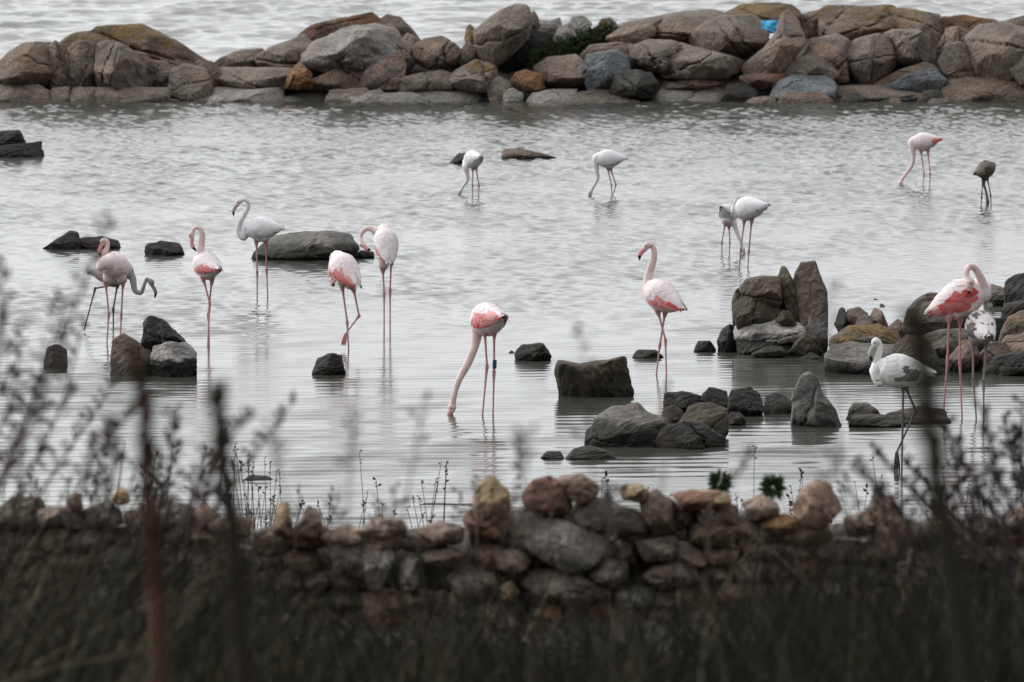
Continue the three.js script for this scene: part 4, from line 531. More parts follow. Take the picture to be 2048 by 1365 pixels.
/* s: kind, row (waterline pixel row), c body centre [px,py], yaw (0 faces left, 90 faces away), pitch, k size,
   neck [[px,py,dz]...], head [px,py,dz], bill [px,py,dz], legs [[[px,py,dz] hip, knee, foot, (toe)]...] */
function flamingo(label, s) {
  const D = waterD(s.row), base = P(s.c[0], s.row, D), kl = Math.min(s.k || 1, 1) * 0.92; base.y = 0;
  const L = (a) => P(a[0], a[1], D - (a[2] || 0)).sub(base), col = s.coral ? { ...BIRD[s.kind], coral: s.coral } : BIRD[s.kind], k = s.k || 1;
  const g = group('flamingo', base); tag(g, label, 'flamingo', 'flamingos wading in the lagoon');
  const C = L([s.c[0], s.c[1], s.c[2] || 0]), ya = s.yaw * Math.PI / 180, pi = (s.pitch || 0) * Math.PI / 180;
  const Fw = V(-Math.cos(ya) * Math.cos(pi), Math.sin(pi), -Math.sin(ya) * Math.cos(pi)), U = V(0, 1, 0).addScaledVector(Fw, -Fw.y).normalize(), R = Fw.clone().cross(U);
  // --- body: one loft from tail through torso and neck to the head
  const st = TORSO.map(([t, h, w]) => ({ p: C.clone().addScaledVector(Fw, t * k).addScaledVector(U, (t < -0.1 ? (t + 0.1) * -0.12 : 0) * k), h: h * k, w: w * k, c: col.body, b: 1 }));
  const nk = (s.neck || []).map(L), nn = nk.length, ns = s.ns || 1;
  nk.forEach((p, i) => { const u = nn > 1 ? i / (nn - 1) : 0, r = lerp(0.054, 0.0205, Math.pow(u, 0.5)) * rr(0.95, 1.06) * k * ns; st.push({ p, h: r, w: r, c: mix3(col.body, col.neck, sm(0, 0.45, u)), b: 0 }); });
  let headP, billP;
  if (s.head) {
    headP = L(s.head); billP = L(s.bill); const d = billP.clone().sub(headP).normalize();
    const last = st[st.length - 1].p, back = headP.clone().addScaledVector(headP.clone().sub(last).normalize(), -0.03);
    if (back.distanceTo(last) > 0.02) st.push({ p: back, h: 0.027 * k, w: 0.025 * k, c: col.neck, b: 0 });
    st.push({ p: headP, h: 0.037 * k, w: 0.031 * k, c: col.neck, b: 0 });
    st.push({ p: headP.clone().addScaledVector(d, 0.038 * k), h: 0.024 * k, w: 0.022 * k, c: col.neck, b: 0 });
    st.push({ p: headP.clone().addScaledVector(d, 0.06 * k), h: 0.012 * k, w: 0.011 * k, c: col.bill, b: 0 });
  } else { const l = st[st.length - 1], q = st[st.length - 2].p; st.push({ p: l.p.clone().addScaledVector(l.p.clone().sub(q).normalize(), 0.03), h: 0.008, w: 0.008, c: col.neck, b: 0 }); }
  const curve = new THREE.CatmullRomCurve3(st.map(a => a.p), false, 'centripetal'), SEG = (st.length - 1) * 6, SD = 18, pos = [], idx = [], cc = [];
  let nrm = U.clone();
  const sm2 = (i, key) => { const f = i / 6, a = Math.min(st.length - 2, Math.floor(f)), t = f - a, p0 = st[Math.max(0, a - 1)][key], p1 = st[a][key], p2 = st[a + 1][key], p3 = st[Math.min(st.length - 1, a + 2)][key]; const v = 0.5 * (2 * p1 + (p2 - p0) * t + (2 * p0 - 5 * p1 + 4 * p2 - p3) * t * t + (3 * p1 - p0 - 3 * p2 + p3) * t * t * t); return Math.max(0.004, Math.min(v, Math.max(p1, p2) * 1.1)); };
  const hh = rnd() * 50;
  for (let i = 0; i <= SEG; i++) {
    const u = i / SEG, p = curve.getPoint(u), t = curve.getTangent(u), f = i / 6, a = Math.min(st.length - 2, Math.floor(f));
    nrm.addScaledVector(t, -nrm.dot(t)).normalize(); const bn = t.clone().cross(nrm), h = sm2(i, 'h'), w = sm2(i, 'w'), base3 = mix3(st[a].c, st[a + 1].c, f - a), tor = st[a].b;
    for (let j = 0; j < SD; j++) {
      const an = j / SD * 2 * Math.PI, ca = Math.cos(an), sa = Math.sin(an), q = p.clone().addScaledVector(nrm, h * ca).addScaledVector(bn, w * sa);
      const nz = fbm(q.x * 14 + hh, q.y * 14, q.z * 14, 3); if (tor) q.addScaledVector(nrm, ca * nz * 0.012 * k).addScaledVector(bn, sa * nz * 0.012 * k);
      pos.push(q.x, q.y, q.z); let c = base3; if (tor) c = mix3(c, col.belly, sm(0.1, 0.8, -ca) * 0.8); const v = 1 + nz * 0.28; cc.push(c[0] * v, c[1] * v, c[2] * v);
    }
  }
  for (let i = 0; i < SEG; i++) for (let j = 0; j < SD; j++) { const a = i * SD + j, b = i * SD + (j + 1) % SD; idx.push(a, b, a + SD, b, b + SD, a + SD); }
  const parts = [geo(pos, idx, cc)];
  // --- legs rooted in the belly
  s.legs.forEach((lg, n) => {
    const q = lg.map(L), hip = q[0], knee = q[1], foot = q[2], sgn = n ? -1 : 1;
    for (const p of [hip]) p.addScaledVector(R, sgn * 0.035 * k * (s.lw ?? 1));
    const up = hip.clone().lerp(C, 0.45), th = hip.clone().lerp(knee, 0.2);
    const lc = u => u < 0.24 ? col.belly : u < 0.3 ? mix3(col.belly, col.leg, (u - 0.24) / 0.06) : col.leg;
    parts.push(tube([up, hip.clone().lerp(up, 0.35), hip, th, hip.clone().lerp(knee, 0.6), knee], [0.075 * k, 0.06 * k, 0.03 * k, 0.0125 * kl, 0.0105 * kl, 0.012 * kl], 9, 22, lc));
    const jt = knee.clone().lerp(foot, 0.08), lifted = lg.length > 3, end = lifted ? foot : foot.clone().add(foot.clone().sub(knee).normalize().multiplyScalar(0.14));
    const jc = u => mix3(col.joint, col.leg, sm(0.05, 0.3, u));
    parts.push(tube([hip.clone().lerp(knee, 0.93), knee, jt, knee.clone().lerp(foot, 0.25), knee.clone().lerp(foot, 0.7), end], [0.0105 * kl, 0.02 * kl, 0.017 * kl, 0.0105 * kl, 0.009 * kl, 0.009 * kl], 8, 26, jc));
    if (lifted) { // drooping webbed foot
      const toe = q[3], d = toe.clone().sub(foot), side = V(0.03, 0, 0.02);
      for (const e of [-1, 0, 1]) parts.push(tube([foot, foot.clone().addScaledVector(d, 0.5).addScaledVector(side, e * 0.45), toe.clone().addScaledVector(side, e * 0.6)], [0.013, 0.012, 0.005], 6, 6, () => col.joint));
    }
  });
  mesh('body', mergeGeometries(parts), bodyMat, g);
  if (s.ring) { const a = L(s.ring[0]), b = L(s.ring[1]); mesh('leg_ring', tube([a, a.clone().lerp(b, 0.5), b], [0.019, 0.019, 0.019], 12, 4), ringMat, g); }
  // --- bill and eyes
  if (s.head) {
    const d = billP.clone().sub(headP), len = d.length(), dn = d.clone().normalize(), down = V(0, -1, 0).addScaledVector(dn, dn.y).normalize();
    const out = (s.bow ? V(s.bow[0], s.bow[1], s.bow[2] || 0) : V(Math.sign(billP.x - headP.x) || -1, 0.3, 0)).addScaledVector(dn, 0); out.addScaledVector(dn, -out.dot(dn)).normalize();
    const bp = [headP.clone().addScaledVector(dn, 0.03 * k), headP.clone().addScaledVector(d, 0.42).addScaledVector(out, len * 0.1), headP.clone().addScaledVector(d, 0.68).addScaledVector(out, len * 0.13), headP.clone().addScaledVector(d, 0.86).addScaledVector(out, len * 0.06), billP];
    mesh('bill', tube(bp, [0.021 * k, 0.022 * k, 0.021 * k, 0.013 * k, 0.003], 9, 16, u => u < 0.62 ? col.bill : col.tip), bodyMat, g);
    const side = dn.clone().cross(out).normalize();
    for (const e of [-1, 1]) { const m = mesh('eye', new THREE.SphereGeometry(0.0065 * k, 10, 8), eyeMat, g); m.position.copy(headP).addScaledVector(side, e * 0.0305 * k).addScaledVector(dn, 0.012).addScaledVector(out, 0.008); }
  }
  // --- folded wings of overlapping feathers
  const surf = (t, v, e, off) => { const [h, w] = torsoR(t), ht = t < -0.1 ? (t + 0.1) * -0.12 : 0; return C.clone().addScaledVector(Fw, t * k).addScaledVector(U, (h * Math.cos(v) + off * Math.cos(v) + ht) * k).addScaledVector(R, e * (w * Math.sin(v) + off * Math.sin(v)) * k); };
  function feather(t0, v0, len, wid, e, lift, droop, c, acc, c2) {
    const rows = 5, b0 = acc.pos.length / 3;
    for (let i = 0; i <= rows; i++) {
      const u = i / rows, ww = wid * (i === 0 ? 0.55 : u < 0.65 ? 1 : Math.sqrt(Math.max(0.02, 1 - Math.pow((u - 0.65) / 0.36, 2)))), tt = t0 - len * u, vv = v0 + droop * u;
      for (let j = -1; j <= 1; j++) {
        const [h, w] = torsoR(Math.max(tt, -0.235)), r = Math.max(0.05, (h + w) / 2), q = surf(Math.max(tt, -0.255), vv + j * ww / 2 / r, e, 0.004 + lift * u + (j === 0 ? 0.0022 : 0));
        if (tt < -0.255) q.addScaledVector(Fw, (tt + 0.255) * k).addScaledVector(U, (tt + 0.255) * 0.35 * k);
        acc.pos.push(q.x, q.y, q.z); const cf = c2 ? mix3(c, c2, u * u) : c; acc.col.push(cf[0], cf[1], cf[2]);
      }
    }
    for (let i = 0; i < rows; i++) for (let j = 0; j < 2; j++) { const a = b0 + i * 3 + j; acc.idx.push(a, a + 1, a + 3, a + 1, a + 4, a + 3); }
  }
  const cv = (s.coralV ?? 86) * Math.PI / 180, ct = s.coralT ?? [-0.26, -0.02];
  for (const e of [-1, 1]) {
    const wing = { pos: [], idx: [], col: [] }, cor = { pos: [], idx: [], col: [] }, fl = { pos: [], idx: [], col: [] };
    for (let v = 112; v >= 8; v -= 12.5) for (let t = -0.17; t <= 0.135; t += 0.042) {
      const vv = (v + rr(-4, 4)) * Math.PI / 180, t0 = t + rr(-0.012, 0.012), taper = (1 - sm(0.05, 0.14, t) * 0.35);
      if (v > 100 && t > 0.06) continue;
      const isC = vv > cv + rr(-0.08, 0.08) && t0 < ct[1] + 0.09 && t0 > ct[0];
      const j = rr(0.9, 1.06), c0 = isC ? mix3(col.coral, col.wing, rr(0, 0.25)) : s.spots && rnd() < s.spots ? mix3(col.coral, col.wing, rr(0, 0.4)) : col.wing;
      feather(t0, vv, rr(0.085, 0.12), 0.05 * taper, e, s.lift ?? 0.006, -0.12, c0.map(x => x * j), isC ? cor : wing, isC && s.kind === 'pink' ? mix3(col.coral, col.wing, s.coral ? rr(0, 0.25) : rr(0.2, 0.6)) : null);
    }
    for (let q = 0; q < 9; q++) { // long rear plumes hanging over the flight feathers
      const v = lerp(20, 100, q / 8) * Math.PI / 180 + rr(-0.05, 0.05), isC = v > cv - 0.35 && s.kind === 'pink'; const c0 = isC ? mix3(col.coral, col.wing, rr(0, 0.5)) : col.wing;
      feather(-0.12 + rr(-0.02, 0.02), v, rr(0.12, 0.165), 0.046, e, 0.02, 0.25, c0, isC ? cor : wing);
    }
    for (let q = 0; q < 6; q++) feather(-0.11, lerp(66, 112, q / 5) * Math.PI / 180, rr(0.12, 0.15) * (s.fl ?? 1), 0.034, e, 0.009, 0.1, col.flight, fl);
    const w = mesh('wing', geo(wing.pos, wing.idx, wing.col), featherMat, g);
    if (cor.pos.length) mesh('covert_feathers', geo(cor.pos, cor.idx, cor.col), featherMat, w);
    mesh('flight_feathers', geo(fl.pos, fl.idx, fl.col), featherMat, w);
  }
  return g;
}
const birds = [
  ['grey immature flamingo striding right with dipped hooked neck, partly behind the leftmost pink one', { kind: 'grey', row: 664, c: [224, 548, 0], yaw: 180, pitch: 0, k: 0.92, neck: [[264, 556, 0], [270, 582, 0], [281, 586, 0], [288, 570, 0], [293, 558, 0]], ns: 0.85, head: [302, 565, 0], bill: [309, 597, 0], bow: [1, 0.2], legs: [[[228, 570, 0], [190, 577, 0.02], [174, 636, 0.02]], [[234, 570, 0], [226, 618, -0.05], [226, 664, -0.05]]], coralV: 140 }],
  ['leftmost pink flamingo facing left with raised folded neck beside the grey immature', { kind: 'pink', row: 684, c: [231, 532, 0.1], yaw: -58, pitch: 14, k: 0.98, neck: [[202, 533, 0.1], [204, 512, 0.12], [213, 497, 0.13], [214, 483, 0.13]], head: [206, 482, 0.13], bill: [201, 516, 0.15], bow: [-1, 0], legs: [[[216, 566, 0.1], [217, 628, 0.1], [213, 690, 0.1]], [[240, 566, 0.05], [242, 630, 0.05], [240, 676, 0.05]]], coralV: 118 }],
  ['pink flamingo with hooped neck and bill pointing down, legs crossed, left of centre', { kind: 'pink', row: 690, c: [414, 532, 0], yaw: 60, pitch: 10, k: 0.98, neck: [[401, 512, -0.06], [402, 490, -0.06], [404, 470, -0.06], [399, 457, -0.06], [389, 457, -0.06]], head: [382, 470, -0.06], bill: [393, 503, -0.04], bow: [-1, -0.2], legs: [[[406, 559, 0.02], [419, 606, 0.02], [415, 691, 0.04]], [[424, 560, 0], [416, 629, -0.02], [418, 690, -0.02]]], coralV: 84, lw: 0.1 }],
  ['pale grey flamingo facing left with an S shaped neck before the pale topped rock', { kind: 'white', row: 594, c: [523, 458, 0], yaw: 4, pitch: 2, k: 0.96, neck: [[487, 474, 0], [477, 464, 0], [478, 449, 0], [489, 430, 0], [496, 414, 0], [494, 403, 0], [486, 400, 0]], ns: 0.95, head: [477, 404, 0], bill: [467, 433, 0.01], bow: [-1, 0.3], legs: [[[512, 484, 0.04], [514, 544, 0.04], [514, 594, 0.04]], [[532, 484, -0.03], [533, 541, -0.03], [535, 592, -0.03]]], coralV: 122 }],
  ['hunched pink flamingo with one foot lifted out of the water, head hidden low', { kind: 'pink', row: 700, c: [690, 541, 0], yaw: 56, pitch: 36, k: 1.06, neck: [[665, 532, -0.12], [660, 548, -0.13], [661, 556, -0.13]], ns: 0.8, head: [664, 560, -0.12], bill: [669, 573, -0.06], bow: [-1, 0], legs: [[[683, 573, 0.02], [694, 644, 0.02], [697, 700, 0.02]], [[708, 578, 0], [718, 632, 0], [691, 668, 0.02], [686, 692, 0.05]]], coralV: 68, lw: 0.2 }],
  ['pink flamingo seen from behind preening with its neck looped to the left', { kind: 'pink', row: 662, c: [772, 489, 0], yaw: 76, pitch: 50, k: 0.98, neck: [[757, 466, -0.14], [749, 462, -0.13], [738, 457, -0.13], [726, 463, -0.13], [721, 476, -0.12]], head: [724, 489, -0.1], bill: [742, 500, -0.05], bow: [-0.3, -1], legs: [[[765, 541, 0], [768, 585, 0], [768, 662, 0]], [[783, 522, 0], [780, 580, -0.02], [780, 661, -0.02]]], coralV: 92, lw: 0.1 }],
  ['pink flamingo with a dark blue leg ring, neck stretched down into the water', { kind: 'pink', row: 829, c: [977, 640, 0], yaw: 62, pitch: -4, k: 1.08, neck: [[956, 652, -0.13], [954, 668, -0.14], [950, 690, -0.12], [935, 728, -0.06], [918, 760, -0.02], [910, 785, 0]], ns: 1.15, head: [904, 815, 0], bill: [900, 845, 0.02], bow: [-1, 0], legs: [[[968, 664, 0.05], [974, 733, 0.03], [965, 829, 0.03]], [[990, 663, 0.05], [988, 744, 0.02], [986, 829, 0.02]]], coralV: 62, coralT: [-0.3, 0.02], lw: 0.2, ring: [[989.5, 720.5, 0.024], [988.8, 737.5, 0.021]] }],
  ['white far flamingo feeding in front of a dark pointed rock', { kind: 'white', row: 391, c: [947, 319, 0], yaw: 64, pitch: -6, k: 1.0, neck: [[931, 333, 0.03], [934, 346, 0.03], [935, 360, 0.03], [927, 372, 0.03]], ns: 0.95, head: [920, 384, 0.03], bill: [918, 400, 0.03], legs: [[[942, 338, 0.03], [945, 371, 0.03], [945, 391, 0.03]], [[956, 336, 0], [958, 371, 0], [957, 391, 0]]], coralV: 140 }],
  ['white far flamingo in side view feeding with a pink streaked wing', { kind: 'white', row: 392, c: [1218, 318, 0], yaw: 4, pitch: 2, k: 1.0, neck: [[1192, 328, 0], [1194, 343, 0], [1196, 356, 0], [1188, 372, 0]], ns: 0.95, head: [1181, 385, 0], bill: [1178, 402, 0], legs: [[[1216, 338, 0.03], [1223, 371, 0.03], [1224, 393, 0.03]], [[1222, 338, -0.03], [1232, 370, -0.03], [1226, 391, -0.03]]], coralV: 96, coralT: [-0.25, -0.16] }],
  ['far right pink flamingo feeding, neck arched down to the left', { kind: 'pink', row: 371, c: [1850, 283, 0], yaw: 2, pitch: -4, k: 1.02, neck: [[1826, 296, 0], [1827, 310, 0], [1826, 327, 0], [1814, 346, 0], [1806, 357, 0]], ns: 1.0, head: [1802, 366, 0], bill: [1799, 382, 0], legs: [[[1843, 303, 0.03], [1849, 350, 0.03], [1846, 371, 0.03]], [[1856, 301, -0.03], [1861, 348, -0.03], [1860, 371, -0.03]]], coralV: 70, coralT: [-0.25, -0.1] }],
  ['dusky dark young flamingo feeding at the far right', { kind: 'dusky', row: 411, c: [1971, 340, 0], yaw: 130, pitch: 16, k: 0.92, neck: [[1972, 352, -0.14], [1968, 366, -0.13], [1973, 384, -0.1]], ns: 0.95, head: [1976, 404, -0.08], bill: [1976, 420, -0.06], legs: [[[1963, 357, 0.03], [1964, 395, 0.03], [1963, 411, 0.03]], [[1979, 357, 0], [1982, 391, 0], [1983, 411, 0]]], coralV: 60, spots: 0.3 }],
  ['white flamingo feeding with its neck down to the right behind a larger white one', { kind: 'white', row: 508, c: [1456, 427, -0.1], yaw: 112, pitch: -16, k: 0.9, neck: [[1467, 443, -0.1], [1471, 455, -0.08], [1478, 474, -0.05], [1483, 488, -0.03]], ns: 1.0, head: [1486, 499, -0.02], bill: [1488, 515, 0], legs: [[[1446, 448, 0], [1444, 486, 0], [1444, 510, 0]], [[1463, 454, -0.1], [1460, 486, -0.1], [1459, 507, -0.1]]], coralV: 130 }],
  ['larger white flamingo with its head tucked behind its shoulder, overlapping a feeding one', { kind: 'white', row: 535, c: [1499, 417, 0.1], yaw: 34, pitch: -6, k: 1.04, neck: [[1470, 420, 0.05], [1470, 405, 0.05], [1474, 396, 0.04]], ns: 0.8, head: [1480, 396, 0.02], bill: [1490, 404, 0.03], bow: [0, 1], legs: [[[1486, 441, 0.1], [1482, 500, 0.1], [1479, 535, 0.1]], [[1507, 439, 0.08], [1498, 503, 0.08], [1496, 537, 0.08]]], coralV: 130 }],
  ['pink flamingo standing upright with raised neck, looking left, legs crossed, in the centre right', { kind: 'pink', row: 749, c: [1325, 594, 0], yaw: 42, pitch: 26, k: 1.08, neck: [[1297, 574, -0.12], [1296, 556, -0.12], [1302, 536, -0.11], [1308, 516, -0.1], [1308, 500, -0.1], [1304, 491, -0.1]], ns: 1.05, head: [1294, 492, -0.09], bill: [1279, 521, -0.06], bow: [-1, 0.3], legs: [[[1316, 624, 0.02], [1331, 680, 0.04], [1333, 750, 0.04]], [[1331, 624, 0], [1320, 690, -0.04], [1313, 748, -0.04]]], coralV: 80, lw: 0.1 }],
  ['large pink flamingo with open red wing preening at the right cluster of rocks', { kind: 'pink', row: 838, c: [1920, 600, -0.05], yaw: 172, pitch: 26, k: 1.2, neck: [[1970, 590, -0.03], [1968, 572, 0], [1960, 553, 0.03], [1951, 538, 0.05], [1941, 533, 0.08], [1935, 540, 0.1], [1935, 552, 0.12]], ns: 0.9, head: [1941, 565, 0.14], bill: [1936, 589, 0.16], bow: [1, 0], legs: [[[1897, 634, 0], [1896, 714, 0], [1888, 820, 0]], [[1923, 638, 0], [1920, 718, 0], [1925, 842, 0]]], coralV: 66, coralT: [-0.24, 0.1], lift: 0.012, coral: [0.6, 0.045, 0.035] }],
  ['mottled young flamingo seen from behind with a short raised grey neck at the right edge', { kind: 'mottled', row: 840, c: [1963, 656, 0], yaw: 78, pitch: 18, k: 1.0, neck: [[1974, 634, -0.12], [1978, 622, -0.12]], ns: 1.2, head: [1979, 612, -0.11], bill: [1980, 630, -0.2], legs: [[[1946, 690, 0], [1947, 761, 0], [1953, 834, 0.02]], [[1974, 686, 0], [1968, 766, -0.02], [1968, 850, -0.02]]], coralV: 70, spots: 0.28, lw: 0.1 }],
  ['white young flamingo in profile facing left with dark bill tip and brown wing edge', { kind: 'young', row: 944, c: [1802, 744, 0], yaw: 4, pitch: 6, k: 0.98, neck: [[1761, 764, 0], [1752, 754, 0], [1751, 738, 0], [1756, 715, 0], [1760, 696, 0], [1759, 686, 0]], ns: 1.0, head: [1752, 684, 0], bill: [1744, 724, 0.01], bow: [-1, 0.1], legs: [[[1807, 772, 0.04], [1806, 832, 0.04], [1804, 947, 0.04]], [[1812, 774, -0.03], [1832, 822, -0.03], [1794, 905, -0.02], [1795, 948, 0.0]]], coralV: 74, coralT: [-0.26, -0.02], lift: 0.008, fl: 1.0 }],
];
for (const [label, s] of birds) flamingo(label, s);

/* ------------------------------------------------------------------ plants */
const stemMat = new THREE.MeshStandardMaterial({ vertexColors: true, roughness: 1, side: THREE.DoubleSide });
// dry flowering stalk: stem with side twigs and seed capsules
function stalk(name, label, grp, line, D, r0, r1, o = {}) {
  const pts = line.map(([x, y, d]) => P(x, y, D + (d || 0))), base = pts[0].clone(), g = group(name, base); tag(g, label, o.cat || 'dry stalk', grp);
  const loc = pts.map(p => p.clone().sub(base)), c = new THREE.CatmullRomCurve3(loc, false, 'centripetal'), len = c.getLength(), c0 = o.col || [0.06, 0.045, 0.035];
  mesh('stem', tube(loc, [r0, lerp(r0, r1, 0.5), r1], 7, 24, () => c0.map(v => v * rr(0.8, 1.2))), stemMat, g);
  const seeds = [], bc = o.bud || [0.05, 0.035, 0.032], n = o.n || 14, lo = o.lo ?? 0.4;
  for (let i = 0; i < n; i++) {
    const u = lerp(lo, 1, (i + rnd()) / n), p = c.getPoint(Math.min(1, u)), a = rr(0, 6.28), l = rr(0.4, 1) * (o.tw || 0.05) * (1.15 - u * 0.6), d = V(Math.cos(a), rr(0.5, 1.3), Math.sin(a)).normalize(), e = p.clone().addScaledVector(d, l), k = rr(0.7, 1.3) * (o.bs || 0.012);
    seeds.push(tube([p, p.clone().lerp(e, 0.5).add(V(0, -l * 0.1, 0)), e], [r1 * 0.8, r1 * 0.6, r1 * 0.5], 5, 4, () => c0));
    const nb = o.nb || 2;
    for (let q = 0; q < nb; q++) { const f = p.clone().lerp(e, 1 - q * 0.35), h = f.clone().addScaledVector(d, k * 2.2).add(V(rr(-1, 1), rr(-1, 1), rr(-1, 1)).multiplyScalar(k * 0.5)); seeds.push(tube([f, f.clone().lerp(h, 0.5), h], [k * 0.25, k * 0.8, k * 0.12], 5, 4, () => bc.map(v => v * rr(0.7, 1.3)))); }
  }
  tag(mesh('seed_heads', mergeGeometries(seeds), stemMat, g), null, null, null, 'stuff');
  return g;
}
// three stout near stems
stalk('thick_stem', 'reddish brown stout stem rising at the left, second from the frame edge', null, [[322, 1420], [314, 1200], [296, 1000], [290, 850], [264, 690]], 8.4, 0.0125, 0.006, { col: [0.085, 0.034, 0.022], n: 150, lo: 0.25, tw: 0.014, bs: 0.006, bud: [0.045, 0.03, 0.02], nb: 2, cat: 'plant stem' });
stalk('thick_stem', 'darkest stout stem left of centre with a mossy upper half', null, [[496, 1420], [478, 1250], [462, 1050], [442, 900], [434, 775]], 8.0, 0.016, 0.007, { col: [0.022, 0.017, 0.013], n: 150, lo: 0.3, tw: 0.012, bs: 0.006, bud: [0.042, 0.04, 0.02], nb: 2, cat: 'plant stem' });
stalk('thick_stem', 'thick dark mossy stem at the right crossing the white young bird', null, [[1945, 1420], [1912, 1180], [1876, 990], [1858, 860], [1840, 710], [1829, 635]], 6.6, 0.017, 0.0045, { col: [0.024, 0.023, 0.014], n: 150, lo: 0.3, tw: 0.011, bs: 0.0062, bud: [0.05, 0.04, 0.024], nb: 2, cat: 'plant stem' });
{
  const ord = ['first', 'second', 'third', 'fourth', 'fifth', 'sixth', 'seventh', 'eighth', 'ninth', 'tenth', 'eleventh', 'twelfth', 'thirteenth', 'fourteenth'];
  const many = (name, text, grp, list, opt, dep) => list.sort((a, b) => a[a.length - 1][0] - b[b.length - 1][0]).forEach((p, i) => stalk(name, text + ', its tip the ' + ord[i] + ' from the left', grp, p, dep(i), opt.r0, opt.r1, opt));
  many('seed_stalk', 'dry seed stalk at the left side', 'leaning dry seed stalks at the left', [
    [[-10, 1000], [60, 850], [120, 700], [170, 560], [212, 438]], [[-20, 900], [20, 800], [44, 640]], [[0, 980], [70, 790], [130, 600]], [[20, 1010], [110, 840], [170, 640]], [[60, 1020], [150, 880], [245, 740]], [[130, 1040], [200, 900], [290, 800]],
    [[180, 1050], [230, 930], [214, 860]], [[-30, 860], [-5, 700], [6, 520]], [[360, 1060], [420, 930], [500, 830]], [[330, 1050], [340, 900], [345, 820]], [[390, 1060], [470, 960], [590, 800]], [[-20, 1010], [30, 880], [84, 740]],
  ], { r0: 0.004, r1: 0.002, n: 28, lo: 0.2, tw: 0.045, bs: 0.0075, col: [0.1, 0.072, 0.066], bud: [0.07, 0.05, 0.05], cat: 'seed stalk' }, i => 12 + (i * 37 % 5));
  many('spiky_stalk', 'dark spiky stalk at the right side', 'dark leaning stalks at the right', [
    [[2040, 1120], [1960, 980], [1890, 850]], [[2060, 1090], [1990, 930], [1965, 820]], [[2080, 1100], [2030, 940], [2006, 830]], [[2000, 1130], [1890, 1010], [1800, 910]], [[1960, 1110], [1850, 1010], [1750, 900]], [[2070, 1010], [2040, 920], [2030, 860]], [[1980, 1120], [1925, 1000], [1908, 900]], [[2030, 1160], [1990, 1040], [1985, 940]], [[2085, 1150], [2050, 1020], [2046, 800]], [[1830, 1100], [1800, 1020], [1700, 930]],
  ], { r0: 0.007, r1: 0.0035, n: 24, lo: 0.15, tw: 0.04, bs: 0.008, col: [0.04, 0.031, 0.031], bud: [0.036, 0.027, 0.028], cat: 'dry stalk' }, i => 14 + (i * 17 % 5));
  many('seed_stalk', 'blurred pale stalk before the middle water', 'blurred seed stalks before the water in the middle',
    [[[690, 1080], [700, 960], [708, 830]], [[800, 1070], [820, 960], [850, 790]], [[1040, 1040], [1050, 950], [1052, 860]], [[1060, 1030], [1045, 960], [1030, 890]], [[1310, 1050], [1330, 930], [1340, 760]], [[1190, 1000], [1180, 900], [1160, 650]], [[1700, 1070], [1680, 930], [1660, 560]], [[600, 1070], [560, 960], [545, 860]], [[1440, 1060], [1460, 980], [1500, 900]], [[1600, 1060], [1655, 980], [1668, 900]]],
    { r0: 0.0025, r1: 0.0012, n: 10, lo: 0.55, tw: 0.03, bs: 0.0055, col: [0.08, 0.062, 0.055], bud: [0.06, 0.045, 0.042], cat: 'seed stalk' }, i => 10 + (i * 13 % 4));
  for (const [x0, x1, lo, hi, num, lean, lab, grp] of [[-30, 440, 880, 1010, 40, 60, 'short dark seed stalk in the tangle along the lower left wall top', 'tangled short stalks along the lower left wall top'], [1640, 2070, 920, 1020, 16, -70, 'short dark stalk in the tangle along the lower right wall top', 'tangled short stalks along the lower right wall top'], [450, 1640, 950, 1040, 22, 10, 'short thin stalk standing just before the wall in the middle', 'short stalks before the middle of the wall']])
    for (let i = 0; i < num; i++) { const x = rr(x0, x1), y1 = rr(lo, hi), l = lean * rr(0.2, 1.4); stalk('short_stalk', lab, grp, [[x - l, 1110], [x - l * 0.35, (1110 + y1) / 2], [x, y1]], rr(15, 23), 0.003, 0.0016, { n: 8, lo: 0.3, tw: 0.05, bs: 0.0065, nb: 2, col: lean > 0 && lean < 20 ? [0.09, 0.07, 0.055] : [0.05, 0.04, 0.034], bud: lean > 0 && lean < 20 ? [0.08, 0.06, 0.05] : [0.045, 0.033, 0.031], cat: 'dry stalk' }); }
  const gS = 'thin rushes with seed heads along the shore', labS = 'thin dark rush with a small seed head rising from the shore behind the wall';
  for (let i = 0; i < 112; i++) {
    const dens = rnd(), x = dens < 0.3 ? 480 + 90 * rnd() * rnd() + rr(0, 60) : dens < 0.55 ? rr(440, 930) : dens < 0.8 ? rr(1180, 1600) : rr(1560, 2040), D = rr(38, 43.5), y0 = 1090, y1 = lerp(880, 1045, Math.pow(rnd(), 0.6)) + (x > 930 && x < 1500 ? 20 : 0), lean = rr(-26, 26);
    stalk('shore_rush', labS, gS, [[x, y0], [x + lean * 0.4, (y0 + y1) / 2], [x + lean, y1]], D, 0.003, 0.0018, { n: 2 + (i % 4), lo: i % 3 ? 0.85 : 0.6, tw: 0.018, bs: i % 5 ? 0.0065 : 0.011, nb: 1 + (i % 2), col: [0.05, 0.04, 0.034], bud: [0.04, 0.03, 0.026], cat: 'rush' });
  }
}
